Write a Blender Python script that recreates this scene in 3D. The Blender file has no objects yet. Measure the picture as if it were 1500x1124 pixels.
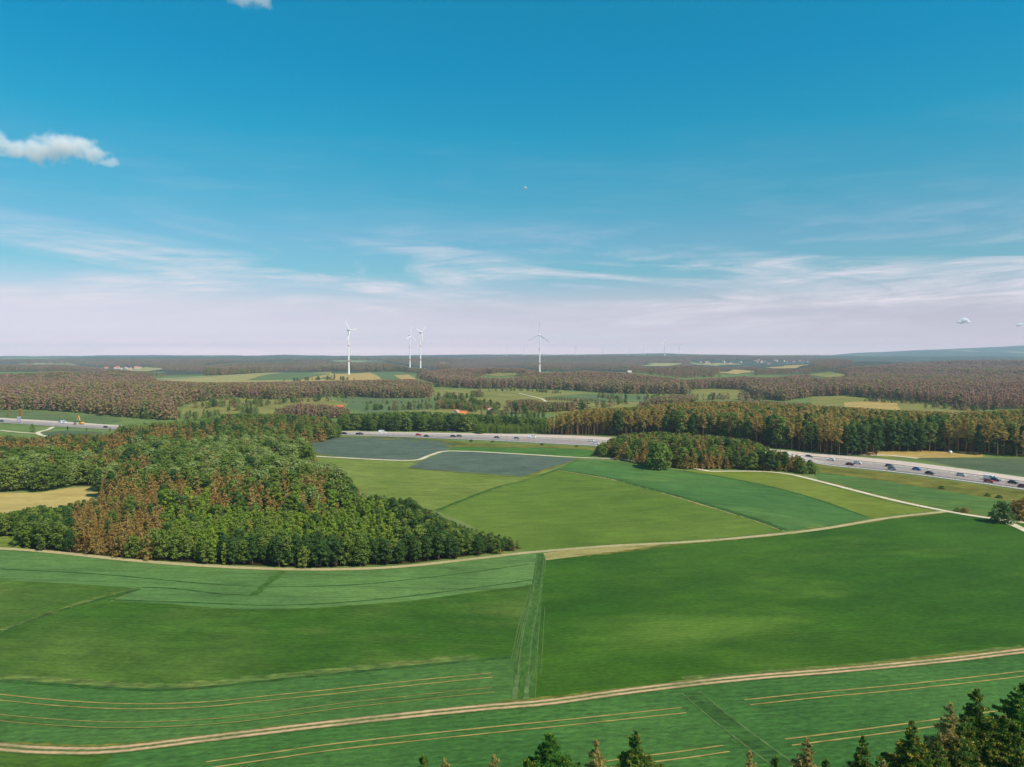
import bpy, math, random
import numpy as np
from mathutils import Vector, Matrix
from mathutils.geometry import delaunay_2d_cdt

SC = bpy.context.scene
COL = SC.collection
rad = math.radians
RNG = np.random.default_rng(11)
random.seed(5)

# ------------------------------------------------------------------ camera
F = 1063.0; HC = 60.0; PITCH = math.atan(41.0 / F)
cp, sp_ = math.cos(PITCH), math.sin(PITCH)
cd = bpy.data.cameras.new('camera'); cam = bpy.data.objects.new('camera', cd); COL.objects.link(cam)
cam.location = (0, 0, HC); cam.rotation_euler = (rad(90) - PITCH, 0, 0)
cd.sensor_width = 36; cd.lens = 36 * F / 1500; cd.clip_start = 1; cd.clip_end = 120000
SC.camera = cam

def sstep(a, b, x):
    t = np.clip((x - a) / (b - a), 0, 1); return t * t * (3 - 2 * t)

MOUNDS = []
def H(x, y):
    """terrain height"""
    x = np.asarray(x, float); y = np.asarray(y, float)
    r = np.hypot(x, y)
    z = 0.45 * np.sin(x / 47 + 1) * np.sin(y / 61)
    m = sstep(640, 1100, r)
    z = z + m * (5.2 * np.sin(x / 230 + .7) * np.sin(y / 270 + 1.3) + 2.0 * np.sin(x / 101 + y / 143))
    z = z + 11 * np.exp(-((y - 2030 - 0.15 * x) / 330) ** 2) * sstep(-1500, -700, x) * (1 - sstep(500, 1100, x))
    ang = x / np.maximum(y, 50)
    z = z + 26 * np.exp(-((y - 3300) / 900) ** 2) * sstep(0.28, 0.5, ang)
    for hx, hy, ha, sx_, sy_ in ((-1130, 4000, 24, 380, 300), (-1750, 4050, 16, 420, 300), (-90, 2750, 11, 420, 260), (-560, 4300, 20, 330, 300), (900, 5200, 16, 700, 350)):
        z = z + ha * np.exp(-((x - hx) / sx_) ** 2 - ((y - hy) / sy_) ** 2)
    s = sstep(3600, 6800, y)
    far = 44 + 12 * sstep(-.35, .0, ang) - 9 * sstep(.3, .45, ang) + 6 * np.sin(x / 900 + 1) * np.sin(y / 1400)
    z = z + s * far
    z = z + sstep(7300, 8600, y) * (1 - sstep(10500, 11500, y)) * (9 + 11 * np.sin(x / 1150 + .5) * np.sin(x / 510 + y / 1900) + 6 * np.sin(x / 330 + 2))
    s2 = sstep(14000, 19000, y)
    z = z + s2 * (9 * np.sin(x / 2300 + y / 3100) + 6 * np.sin(x / 1300 - y / 5200 + 2))
    mt = np.exp(-((y - 11200) / 1500) ** 2) * (50 * sstep(.40, .50, ang) + 125 * sstep(.48, .76, ang) + 14 * np.exp(-((ang + .13) / .09) ** 2))
    z = z + mt
    for (mx, my, sx, sy, a) in MOUNDS:
        z = z + a * np.exp(-((x - mx) / sx) ** 2 - ((y - my) / sy) ** 2)
    return z

TS = np.geomspace(60, 14400, 1400)
def p2w(px, py, dz=0.0):
    """ground point (raised by dz) seen at photo pixel px, py"""
    a = (px - 750) / F; b = (562 - py) / F
    d = np.array([a, cp + b * sp_, -sp_ + b * cp])
    X = d[0] * TS; Y = d[1] * TS; Z = HC + d[2] * TS
    g = Z - H(X, Y) - dz
    i = int(np.argmax(g < 0))
    if g[i] >= 0: return np.array([X[-1], Y[-1]])
    lo, hi = (TS[i - 1] if i else 1.0), TS[i]
    for _ in range(24):
        t = .5 * (lo + hi)
        if HC + d[2] * t - H(d[0] * t, d[1] * t) - dz < 0: hi = t
        else: lo = t
    return np.array([d[0] * hi, d[1] * hi])
def w2p(x, y, z):
    dz = z - HC; dep = y * cp - dz * sp_; u = y * sp_ + dz * cp
    dep = np.maximum(dep, 1e-3)
    return 750 + F * x / dep, 562 - F * u / dep
def pip(px, py, poly):
    poly = np.asarray(poly, float); ins = np.zeros(np.shape(px), bool)
    x1, y1 = poly[-1]
    for x2, y2 in poly:
        c = ((y2 > py) != (y1 > py)) & (px < (x1 - x2) * (py - y2) / (y1 - y2 + 1e-12) + x2)
        ins ^= c; x1, y1 = x2, y2
    return ins
def catmull(P, n=8):
    P = np.asarray(P, float); Q = np.vstack([2 * P[0] - P[1], P, 2 * P[-1] - P[-2]]); out = []
    for i in range(1, len(Q) - 2):
        p0, p1, p2, p3 = Q[i - 1:i + 3]
        for k in range(n):
            t = k / n
            out.append(.5 * (2 * p1 + (p2 - p0) * t + (2 * p0 - 5 * p1 + 4 * p2 - p3) * t * t + (3 * p1 - p0 - 3 * p2 + p3) * t ** 3))
    out.append(P[-1]); return np.array(out)

# ------------------------------------------------------------------ materials
def N(nt, t, **kw):
    n = nt.nodes.new(t)
    for k, v in kw.items():
        if k.startswith('i_'):
            key = k[2:].replace('_', ' ')
            n.inputs[int(key) if key.isdigit() else key].default_value = v
        else: setattr(n, k, v)
    return n
def newmat(name):
    m = bpy.data.materials.new(name); m.use_nodes = True; nt = m.node_tree
    return m, nt, nt.nodes['Principled BSDF'], nt.links.new
def c4(c): return (c[0], c[1], c[2], 1)
def flat(name, c, rough=.6, spec=.3, metal=0, var=.08, vs=1.5):
    m, nt, b, L = newmat(name)
    tc = N(nt, 'ShaderNodeTexCoord'); no = N(nt, 'ShaderNodeTexNoise', i_Scale=vs, i_Detail=3)
    L(tc.outputs['Object'], no.inputs['Vector'])
    mp = N(nt, 'ShaderNodeMapRange'); mp.inputs[3].default_value = 1 - var * 2; mp.inputs[4].default_value = 1 + var * 2
    L(no.outputs['Fac'], mp.inputs[0])
    mx = N(nt, 'ShaderNodeMix', data_type='RGBA', blend_type='MULTIPLY'); mx.inputs[0].default_value = 1
    mx.inputs[6].default_value = c4(c); L(mp.outputs[0], mx.inputs[7]); L(mx.outputs[2], b.inputs['Base Color'])
    b.inputs['Roughness'].default_value = rough; b.inputs['Metallic'].default_value = metal
    b.inputs['Specular IOR Level'].default_value = spec
    return m
def ramp(nt, stops, interp='LINEAR'):
    r = N(nt, 'ShaderNodeValToRGB'); r.color_ramp.interpolation = interp; e = r.color_ramp.elements
    while len(e) < len(stops): e.new(.5)
    for el, (p, c) in zip(e, stops):
        el.position = p; el.color = c4(c) if len(c) == 3 else c
    return r
def mul(nt, L, a, b):
    mx = N(nt, 'ShaderNodeMix', data_type='RGBA', blend_type='MULTIPLY'); mx.inputs[0].default_value = 1
    L(a, mx.inputs[6]); L(b, mx.inputs[7]); return mx.outputs[2]
def mixc(nt, L, f, a, b):
    mx = N(nt, 'ShaderNodeMix', data_type='RGBA')
    L(f, mx.inputs[0])
    for v, i in ((a, 6), (b, 7)):
        if isinstance(v, tuple): mx.inputs[i].default_value = c4(v)
        else: L(v, mx.inputs[i])
    return mx.outputs[2]
def rng_map(nt, L, src, a, b, lo, hi):
    mp = N(nt, 'ShaderNodeMapRange'); L(src, mp.inputs[0])
    for i, v in zip((1, 2, 3, 4), (a, b, lo, hi)): mp.inputs[i].default_value = v
    return mp.outputs[0]

def crop_mat(name, c1, c2, rot=0.0, patch=45, c3=None, p3=16, rows=0.12, row_w=3.0, lane=0.0, lane_w=15.0, seed=0, grain=.38, contrast=(.35, .65), drill=.05, drill_w=1.45):
    """growing crop: patchy growth, drill rows, sprayer lanes, fine grain; rot = drilling direction in degrees"""
    tn = lambda c: (c[0] * .80, c[1] * .74, c[2] * .42)
    c1, c2, c3 = tn(c1), tn(c2), (tn(c3) if c3 else None)
    m, nt, b, L = newmat(name)
    ge = N(nt, 'ShaderNodeNewGeometry')
    mp = N(nt, 'ShaderNodeMapping'); mp.inputs['Rotation'].default_value = (0, 0, -rad(rot)); mp.inputs['Location'].default_value = (seed * 13.7, seed * 7.1, seed * 3.3)
    L(ge.outputs['Position'], mp.inputs['Vector'])
    st = N(nt, 'ShaderNodeMapping'); st.inputs['Scale'].default_value = (.42, 1, 1); L(mp.outputs[0], st.inputs['Vector'])
    n1 = N(nt, 'ShaderNodeTexNoise', i_Scale=1 / patch, i_Detail=4, i_Roughness=.55); L(mp.outputs[0], n1.inputs['Vector'])
    r1 = rng_map(nt, L, n1.outputs['Fac'], contrast[0], contrast[1], 0, 1)
    col = mixc(nt, L, r1, c1, c2)
    if c3 is not None:
        n4 = N(nt, 'ShaderNodeTexNoise', i_Scale=1 / p3, i_Detail=3, i_Roughness=.6); L(st.outputs[0], n4.inputs['Vector'])
        col = mixc(nt, L, rng_map(nt, L, n4.outputs['Fac'], .52, .72, 0, .75), col, c3)
    n2 = N(nt, 'ShaderNodeTexNoise', i_Scale=1 / row_w, i_Detail=3, i_Roughness=.6); L(st.outputs[0], n2.inputs['Vector'])
    k = rng_map(nt, L, n2.outputs['Fac'], .3, .7, 1 - rows * 1.6, 1 + rows * 1.6)
    col = mul(nt, L, col, k)
    n6 = N(nt, 'ShaderNodeTexNoise', i_Scale=.085, i_Detail=5, i_Roughness=.62, i_Distortion=.6); L(st.outputs[0], n6.inputs['Vector'])
    col = mul(nt, L, col, rng_map(nt, L, n6.outputs['Fac'], .3, .7, .84, 1.17))
    dwv = N(nt, 'ShaderNodeTexWave', wave_type='BANDS', bands_direction='Y'); dwv.inputs['Scale'].default_value = .314 / drill_w; dwv.inputs['Distortion'].default_value = 3.5; dwv.inputs['Detail'].default_value = 2; dwv.inputs['Detail Scale'].default_value = .25; L(mp.outputs[0], dwv.inputs['Vector'])
    col = mul(nt, L, col, rng_map(nt, L, dwv.outputs['Fac'], 0, 1, 1 - drill, 1 + drill))
    if lane:
        sx = N(nt, 'ShaderNodeSeparateXYZ'); L(mp.outputs[0], sx.inputs[0])
        n5 = N(nt, 'ShaderNodeTexNoise', i_Scale=.015, i_Detail=1); L(mp.outputs[0], n5.inputs['Vector'])
        ad = N(nt, 'ShaderNodeMath', operation='MULTIPLY_ADD'); L(n5.outputs['Fac'], ad.inputs[0]); ad.inputs[1].default_value = 5.0; L(sx.outputs['Y'], ad.inputs[2])
        md = N(nt, 'ShaderNodeMath', operation='PINGPONG'); L(ad.outputs[0], md.inputs[0]); md.inputs[1].default_value = lane_w / 2
        col = mul(nt, L, col, rng_map(nt, L, md.outputs[0], .2, .9, 1 - lane, 1))
    n3 = N(nt, 'ShaderNodeTexNoise', i_Scale=1.7, i_Detail=4, i_Roughness=.7); L(st.outputs[0], n3.inputs['Vector'])
    col = mul(nt, L, col, rng_map(nt, L, n3.outputs['Fac'], .3, .7, 1 - grain, 1 + grain))
    L(col, b.inputs['Base Color']); b.inputs['Roughness'].default_value = .8; b.inputs['Specular IOR Level'].default_value = .12
    bm = N(nt, 'ShaderNodeBump', i_Strength=.5, i_Distance=.35); L(n3.outputs['Fac'], bm.inputs['Height']); L(bm.outputs[0], b.inputs['Normal'])
    return m

def track_mat(name, rut, grass, ruts=((.25, .11), (.75, .11)), edge=.03, seed=0):
    """lateral pattern: bare wheel ruts in grass (UV.x across, UV.y metres along)"""
    m, nt, b, L = newmat(name)
    uv = N(nt, 'ShaderNodeUVMap', uv_map='uv'); sx = N(nt, 'ShaderNodeSeparateXYZ'); L(uv.outputs[0], sx.inputs[0])
    ge = N(nt, 'ShaderNodeNewGeometry')
    no = N(nt, 'ShaderNodeTexNoise', i_Scale=.45, i_Detail=4, i_Roughness=.65); L(ge.outputs['Position'], no.inputs['Vector'])
    u = N(nt, 'ShaderNodeMath', operation='MULTIPLY_ADD'); L(no.outputs['Fac'], u.inputs[0]); u.inputs[1].default_value = .16; L(sx.outputs['X'], u.inputs[2])
    acc = None
    for c, w in ruts:
        s = N(nt, 'ShaderNodeMath', operation='SUBTRACT'); L(u.outputs[0], s.inputs[0]); s.inputs[1].default_value = c + .08
        a = N(nt, 'ShaderNodeMath', operation='ABSOLUTE'); L(s.outputs[0], a.inputs[0])
        v = rng_map(nt, L, a.outputs[0], w - edge, w + edge, 1, 0)
        if acc is None: acc = v
        else:
            mx = N(nt, 'ShaderNodeMath', operation='MAXIMUM'); L(acc, mx.inputs[0]); L(v, mx.inputs[1]); acc = mx.outputs[0]
    n2 = N(nt, 'ShaderNodeTexNoise', i_Scale=1.1, i_Detail=3); L(ge.outputs['Position'], n2.inputs['Vector'])
    n7 = N(nt, 'ShaderNodeTexNoise', i_Scale=.11, i_Detail=3); L(ge.outputs['Position'], n7.inputs['Vector']); m7 = N(nt, 'ShaderNodeMath', operation='MULTIPLY'); L(acc, m7.inputs[0]); L(rng_map(nt, L, n7.outputs['Fac'], .32, .55, .45, 1), m7.inputs[1]); acc = m7.outputs[0]
    g = mul(nt, L, mixc(nt, L, n2.outputs['Fac'], grass[0], grass[1]), rng_map(nt, L, n2.outputs['Fac'], .3, .7, .75, 1.25))
    rr = mul(nt, L, mixc(nt, L, no.outputs['Fac'], rut[0], rut[1]), rng_map(nt, L, n2.outputs['Fac'], .3, .7, .85, 1.12))
    L(mixc(nt, L, acc, g, rr), b.inputs['Base Color']); b.inputs['Roughness'].default_value = .9; b.inputs['Specular IOR Level'].default_value = .1
    return m

def leaf_mat(name, cols, rv=.5, transl=.38):
    """foliage: hue differs tree by tree (object random) and clump by clump"""
    m, nt, b, L = newmat(name)
    oi = N(nt, 'ShaderNodeObjectInfo'); n = len(cols)
    r = ramp(nt, [(i / max(n - 1, 1), c) for i, c in enumerate(cols)]); 
    tc = N(nt, 'ShaderNodeTexCoord')
    no = N(nt, 'ShaderNodeTexNoise', i_Scale=.42, i_Detail=3, i_Roughness=.6); L(tc.outputs['Object'], no.inputs['Vector'])
    a = N(nt, 'ShaderNodeMath', operation='MULTIPLY_ADD'); L(no.outputs['Fac'], a.inputs[0]); a.inputs[1].default_value = 1 - rv
    bb = N(nt, 'ShaderNodeMath', operation='MULTIPLY'); L(oi.outputs['Random'], bb.inputs[0]); bb.inputs[1].default_value = rv; L(bb.outputs[0], a.inputs[2])
    L(a.outputs[0], r.inputs[0])
    ge = N(nt, 'ShaderNodeNewGeometry')
    no2 = N(nt, 'ShaderNodeTexNoise', i_Scale=2.3, i_Detail=1); L(tc.outputs['Object'], no2.inputs['Vector'])
    col = mul(nt, L, r.outputs[0], rng_map(nt, L, no2.outputs['Fac'], .3, .7, .65, 1.35))
    L(col, b.inputs['Base Color']); b.inputs['Roughness'].default_value = .65; b.inputs['Specular IOR Level'].default_value = .2
    tr = N(nt, 'ShaderNodeBsdfTranslucent'); L(col, tr.inputs[0])
    ms = N(nt, 'ShaderNodeMixShader'); ms.inputs[0].default_value = transl
    L(b.outputs[0], ms.inputs[1]); L(tr.outputs[0], ms.inputs[2]); L(ms.outputs[0], nt.nodes['Material Output'].inputs[0])
    return m

# ------------------------------------------------------------------ object helpers
def tag(o, label=None, cat=None, group=None, kind=None):
    for k, v in (('label', label), ('category', cat), ('group', group), ('kind', kind)):
        if v: o[k] = v
    return o
def link(name, me, parent=None, mat=None, smooth=False):
    if mat is not None:
        for mm in (mat if isinstance(mat, list) else [mat]): me.materials.append(mm)
    o = bpy.data.objects.new(name, me); COL.objects.link(o)
    if parent: o.parent = parent
    if smooth: me.polygons.foreach_set('use_smooth', [True] * len(me.polygons))
    return o
def mesh(name, v, f, mi=None, uv=None):
    me = bpy.data.meshes.new(name)
    me.from_pydata([tuple(map(float, p)) for p in v], [], [tuple(int(i) for i in q) for q in f])
    if mi is not None: me.polygons.foreach_set('material_index', np.asarray(mi, np.int32))
    if uv is not None:
        l = me.uv_layers.new(name='uv'); idx = np.zeros(len(me.loops), np.int32); me.loops.foreach_get('vertex_index', idx)
        l.data.foreach_set('uv', np.asarray(uv, np.float32)[idx].ravel())
    me.update(); return me
def empty(name, loc, rz=0):
    o = bpy.data.objects.new(name, None); COL.objects.link(o); o.location = loc; o.rotation_euler = (0, 0, rz); o.empty_display_size = .5
    return o
def zoff(x, y, lay):
    r = np.hypot(x, y); return H(x, y) + lay * (0.012 + 3e-5 * r + 6e-8 * r * r)

def sheet(name, pts, mat, lay, label=None, smooth=True, world=False):
    """a patch of ground draped on the terrain; pts are photo pixels"""
    W = np.array(pts, float) if world else np.array([p2w(*p) for p in pts])
    # densify the edge
    E = []
    n = len(W)
    for i in range(n):
        a, b = W[i], W[(i + 1) % n]; d = np.linalg.norm(b - a); dist = np.hypot(*(a + b) / 2)
        k = max(1, int(d / max(4, dist / 45)))
        for j in range(k): E.append(a + (b - a) * j / k)
    E = np.array(E)
    mn, mxx = E.min(0), E.max(0); st = max(6, np.hypot(*E.mean(0)) / 40); st = max(st, max(mxx - mn) / 60)
    gx, gy = np.meshgrid(np.arange(mn[0] + st / 2, mxx[0], st), np.arange(mn[1] + st / 2, mxx[1], st))
    g = np.stack([gx.ravel(), gy.ravel()], 1)
    g = g[pip(g[:, 0], g[:, 1], E)] if len(g) else g
    V = np.vstack([E, g]) if len(g) else E
    c0 = V.mean(0)
    vs, es, fs, *_ = delaunay_2d_cdt([Vector(tuple(p - c0)) for p in V], [(i, (i + 1) % len(E)) for i in range(len(E))], [list(range(len(E)))], 1, 1e-4)
    vv = np.array([(p[0] + c0[0], p[1] + c0[1]) for p in vs]); z = zoff(vv[:, 0], vv[:, 1], lay)
    f2 = []
    for q in fs:
        a = vv[list(q)]; ar = np.cross(a[1] - a[0], a[2] - a[0])
        f2.append(q if ar > 0 else q[::-1])
    o = link(name, mesh(name, np.column_stack([vv, z]), f2), mat=mat, smooth=True)
    return tag(o, label, kind='structure')

def strip_mesh(name, Lw, Rw, lay, uv=True, nx=1):
    """quad strip between two world polylines of equal length"""
    Lw = np.asarray(Lw); Rw = np.asarray(Rw); n = len(Lw)
    s = np.concatenate([[0], np.cumsum(np.linalg.norm(np.diff((Lw + Rw) / 2, axis=0), axis=1))])
    v, u, f = [], [], []
    for i in range(n):
        for j in range(nx + 1):
            p = Rw[i] + (Lw[i] - Rw[i]) * j / nx; v.append((p[0], p[1], zoff(p[0], p[1], lay))); u.append((j / nx, s[i]))
    for i in range(n - 1):
        for j in range(nx):
            a = i * (nx + 1) + j; f.append((a + 1, a, a + nx + 1, a + nx + 2))
    # keep normals up
    a, b, c = (np.array(v[k]) for k in f[0][:3])
    if np.cross(b - a, c - a)[2] < 0: f = [q[::-1] for q in f]
    return v, f, u
def offset_line(C, d):
    T = np.gradient(C, axis=0); T /= np.linalg.norm(T, axis=1)[:, None] + 1e-9
    return C + np.stack([-T[:, 1], T[:, 0]], 1) * (d[:, None] if np.ndim(d) else d)
def ribbon(name, pts, width, mat, lay, label=None, lanes=(0.0,), n=8, wob=0.0, kind='structure', cat=None):
    C = catmull(np.array([p2w(*p) for p in pts]), n)
    V, Fc, U = [], [], []
    for l in lanes:
        w = width / 2 * (1 + wob * RNG.normal(0, 1, len(C)))
        v, f, u = strip_mesh(name, offset_line(C, l + w), offset_line(C, l - w), lay, nx=2)
        b = len(V); V += v; U += u; Fc += [tuple(i + b for i in q) for q in f]
    return tag(link(name, mesh(name, V, Fc, uv=U), mat=mat, smooth=True), label, cat, kind=kind)

class MB:
    """small mesh collector"""
    def __init__(s): s.v = []; s.f = []
    def add(s, v, f):
        b = len(s.v); s.v += [tuple(p) for p in v]; s.f += [tuple(i + b for i in q) for q in f]; return s
    def box(s, c, d, rz=0, taper=1.0):
        x, y, z = (k / 2 for k in d); v = []
        for k, t in ((-z, 1.0), (z, taper)):
            for sx, sy in ((-1, -1), (1, -1), (1, 1), (-1, 1)):
                px, py = sx * x * t, sy * y * t
                v.append((c[0] + px * math.cos(rz) - py * math.sin(rz), c[1] + px * math.sin(rz) + py * math.cos(rz), c[2] + k))
        return s.add(v, [(3, 2, 1, 0), (4, 5, 6, 7), (0, 1, 5, 4), (1, 2, 6, 5), (2, 3, 7, 6), (3, 0, 4, 7)])
    def tube(s, P, R, seg=8, cap=True):
        P = [Vector(p) for p in P]; v, f = [], []
        for i, p in enumerate(P):
            t = (P[min(i + 1, len(P) - 1)] - P[max(i - 1, 0)]).normalized()
            a = t.cross(Vector((0, 0, 1))); a = a.normalized() if a.length > 1e-3 else Vector((1, 0, 0)); b = t.cross(a)
            for k in range(seg):
                q = 2 * math.pi * k / seg; v.append(p + (a * math.cos(q) + b * math.sin(q)) * R[i])
        for i in range(len(P) - 1):
            for k in range(seg):
                f.append((i * seg + k, i * seg + (k + 1) % seg, (i + 1) * seg + (k + 1) % seg, (i + 1) * seg + k))
        if cap: f += [tuple(range(seg))[::-1], tuple(range((len(P) - 1) * seg, len(P) * seg))]
        f = [q[::-1] for q in f]
        return s.add(v, f)
    def prism(s, prof, y0, y1, inset=None):
        """side profile (x, z) swept along y; inset shrinks the two end faces by profile index"""
        n = len(prof); v = []
        for y in (y0, y1):
            for i, (x, z) in enumerate(prof):
                k = inset[i] if inset else 0; v.append((x, y + (k if y == y0 else -k), z))
        f = [tuple(range(n)), tuple(range(n, 2 * n))[::-1]] + [(i, i + n, (i + 1) % n + n, (i + 1) % n) for i in range(n)]
        return s.add(v, f)
    def build(s, name, mat, parent=None, smooth=False):
        return link(name, mesh(name, s.v, s.f), parent, mat, smooth)

# ------------------------------------------------------------------ light, sky, view
SUN = Vector((0.54, -0.44, 0.74)).normalized()
sd = bpy.data.lights.new('sun', 'SUN'); sd.energy = 5.0; sd.angle = rad(.53); sd.color = (1, .935, .80)
so = bpy.data.objects.new('sun', sd); COL.objects.link(so); so.rotation_euler = SUN.to_track_quat('Z', 'Y').to_euler(); so.location = (0, 0, 400)
W = bpy.data.worlds.new('World'); SC.world = W; W.use_nodes = True; nt = W.node_tree; L = nt.links.new
bg = nt.nodes['Background']
sky = N(nt, 'ShaderNodeTexSky', sky_type='NISHITA', sun_disc=False); sky.sun_elevation = math.asin(SUN.z); sky.sun_rotation = math.atan2(SUN.x, SUN.y)
sky.air_density = 1.0; sky.dust_density = .6; sky.ozone_density = 2.0
tc = N(nt, 'ShaderNodeTexCoord'); sx = N(nt, 'ShaderNodeSeparateXYZ'); L(tc.outputs['Generated'], sx.inputs[0])
SKYT = [(0.0, (2.9332, 2.0018, 2.6751)), (0.0057, (2.9332, 2.0018, 2.6751)), (0.015, (1.9768, 1.39, 1.9553)), (0.0246, (1.3706, 1.1057, 1.5828)), (0.045, (1.1927, 0.9491, 1.2544)), (0.066, (1.1664, 0.9325, 1.0794)), (0.1125, (0.5075, 0.9119, 0.9503)), (0.157, (0.488, 0.9486, 1.0)), (0.2, (0.2815, 0.9936, 1.0134)), (0.285, (0.0638, 1.0745, 1.1199)), (0.363, (0.004, 1.0886, 1.2268)), (0.43, (0.004, 1.1586, 1.253)), (1, (0.01, 0.6, 0.85))]
tint = ramp(nt, [(p, tuple(q / 4 for q in c)) for p, c in SKYT])
L(sx.outputs['Z'], tint.inputs[0])
col = mul(nt, L, mul(nt, L, sky.outputs[0], tint.outputs[0]), N(nt, 'ShaderNodeRGB').outputs[0]); nt.nodes['RGB'].outputs[0].default_value = (4, 4, 4, 1)
# thin wispy high cloud low over the horizon
def madd(a, m_, b_): 
    q = N(nt, 'ShaderNodeMath', operation='MULTIPLY_ADD'); L(a, q.inputs[0]); q.inputs[1].default_value = m_
    if isinstance(b_, float): q.inputs[2].default_value = b_
    else: L(b_, q.inputs[2])
    return q.outputs[0]
az = N(nt, 'ShaderNodeMath', operation='ARCTAN2'); L(sx.outputs['X'], az.inputs[0]); L(sx.outputs['Y'], az.inputs[1])
cb = N(nt, 'ShaderNodeCombineXYZ'); L(madd(az.outputs[0], 2.6, 4.3), cb.inputs[0]); L(madd(sx.outputs['Z'], 19.0, madd(az.outputs[0], 1.1, 0.0)), cb.inputs[1])
cn = N(nt, 'ShaderNodeTexNoise', i_Scale=1.15, i_Detail=9, i_Roughness=.62, i_Distortion=.9); L(cb.outputs[0], cn.inputs['Vector'])
cb2 = N(nt, 'ShaderNodeCombineXYZ'); L(madd(az.outputs[0], 5.0, 1.3), cb2.inputs[0]); L(madd(sx.outputs['Z'], 60.0, madd(az.outputs[0], -4.0, 0.0)), cb2.inputs[1])
cn2 = N(nt, 'ShaderNodeTexNoise', i_Scale=1.3, i_Detail=7, i_Roughness=.65, i_Distortion=.5); L(cb2.outputs[0], cn2.inputs['Vector'])
band = ramp(nt, [(0, (.25, .25, .25)), (.03, (.6, .6, .6)), (.07, (1, 1, 1)), (.10, (1, 1, 1)), (.135, (.5, .5, .5)), (.18, (.08, .08, .08)), (.3, (0, 0, 0))]); L(sx.outputs['Z'], band.inputs[0])
w1 = N(nt, 'ShaderNodeMath', operation='MULTIPLY'); L(rng_map(nt, L, cn.outputs['Fac'], .42, .62, 0, 1), w1.inputs[0]); L(rng_map(nt, L, cn2.outputs['Fac'], .32, .66, .10, 1.1), w1.inputs[1])
cm = N(nt, 'ShaderNodeMath', operation='MULTIPLY'); L(w1.outputs[0], cm.inputs[0]); L(band.outputs[0], cm.inputs[1])
col = mixc(nt, L, cm.outputs[0], col, (7.9, 7.3, 8.0))
L(col, bg.inputs[0]); bg.inputs[1].default_value = .1
SC.view_settings.view_transform = 'Standard'; SC.view_settings.look = 'None'; SC.view_settings.gamma = 1; SC.view_settings.exposure = 0.1
SC.render.engine = 'CYCLES'
cy = SC.cycles; cy.use_denoising = True; cy.max_bounces = 34; cy.diffuse_bounces = 2; cy.glossy_bounces = 2; cy.transmission_bounces = 2; cy.volume_bounces = 32; cy.transparent_max_bounces = 8; cy.use_adaptive_sampling = True; cy.adaptive_threshold = .02

# haze: one box round everything, sky and clouds outside it
hv = MB().box((0, 0, 121), (29200, 29200, 290)); m, nt, b, L = newmat('haze_air'); nt.nodes.remove(b)
vol = N(nt, 'ShaderNodeVolumePrincipled'); vol.inputs['Color'].default_value = (.66, .82, 1.0, 1); vol.inputs['Density'].default_value = 7.8e-5; vol.inputs['Anisotropy'].default_value = .0
L(vol.outputs[0], nt.nodes['Material Output'].inputs['Volume'])
HAZE = tag(hv.build('haze', m), kind='stuff')

# ------------------------------------------------------------------ ground
MOUNDS.append((*p2w(1040, 676), 46, 13, 5.0))
MOUNDS.append((*p2w(1148, 672), 16, 12, 3.5))
m, nt, b, L = newmat('terrain_mix')
ge = N(nt, 'ShaderNodeNewGeometry'); ln = N(nt, 'ShaderNodeVectorMath', operation='LENGTH'); L(ge.outputs['Position'], ln.inputs[0])
n1 = N(nt, 'ShaderNodeTexNoise', i_Scale=1 / 14, i_Detail=4, i_Roughness=.6); L(ge.outputs['Position'], n1.inputs['Vector'])
grass = mixc(nt, L, rng_map(nt, L, n1.outputs['Fac'], .35, .65, 0, 1), (.10, .16, .035), (.17, .20, .06))
# distant country: dark woods with a patchwork of clearings
mpf = N(nt, 'ShaderNodeMapping'); mpf.inputs['Scale'].default_value = (1, .45, 1); L(ge.outputs['Position'], mpf.inputs['Vector'])
n2 = N(nt, 'ShaderNodeTexNoise', i_Scale=1 / 650, i_Detail=3, i_Roughness=.5); L(mpf.outputs[0], n2.inputs['Vector'])
n3 = N(nt, 'ShaderNodeTexNoise', i_Scale=1 / 45, i_Detail=4, i_Roughness=.7); L(ge.outputs['Position'], n3.inputs['Vector'])
wood = mul(nt, L, mixc(nt, L, n3.outputs['Fac'], (.022, .045, .018), (.075, .062, .035)), rng_map(nt, L, n3.outputs['Fac'], .3, .7, .5, 1.4))
vo = N(nt, 'ShaderNodeTexVoronoi', i_Scale=1 / 260); L(mpf.outputs[0], vo.inputs['Vector'])
fl = ramp(nt, [(0, (.16, .22, .07)), (.4, (.10, .20, .06)), (.6, (.30, .25, .11)), (1, (.13, .2, .06))], 'CONSTANT'); sc = N(nt, 'ShaderNodeSeparateColor'); L(vo.outputs['Color'], sc.inputs[0]); L(sc.outputs[0], fl.inputs[0])
country = mixc(nt, L, rng_map(nt, L, n2.outputs['Fac'], .57, .60, 0, 1), wood, fl.outputs[0])
L(mixc(nt, L, rng_map(nt, L, ln.outputs['Value'], 1900, 2600, 0, 1), grass, country), b.inputs['Base Color']); b.inputs['Roughness'].default_value = .9; b.inputs['Specular IOR Level'].default_value = .1
rings = np.concatenate([[0.01], np.arange(12, 720, 8), np.geomspace(722, 14000, 150)])
th = np.concatenate([np.linspace(-46, 46, 231), np.linspace(46, 314, 80)[1:-1]]); th = np.radians(90 - th)
nr, nth = len(rings), len(th)
X = np.outer(rings, np.cos(th)); Y = np.outer(rings, np.sin(th)); Zt = H(X, Y)
v = np.stack([X.ravel(), Y.ravel(), Zt.ravel()], 1); f = []
for i in range(nr - 1):
    for j in range(nth):
        k = (j + 1) % nth; f.append((i * nth + j, i * nth + k, (i + 1) * nth + k, (i + 1) * nth + j))
f = [q[::-1] for q in f]
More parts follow.
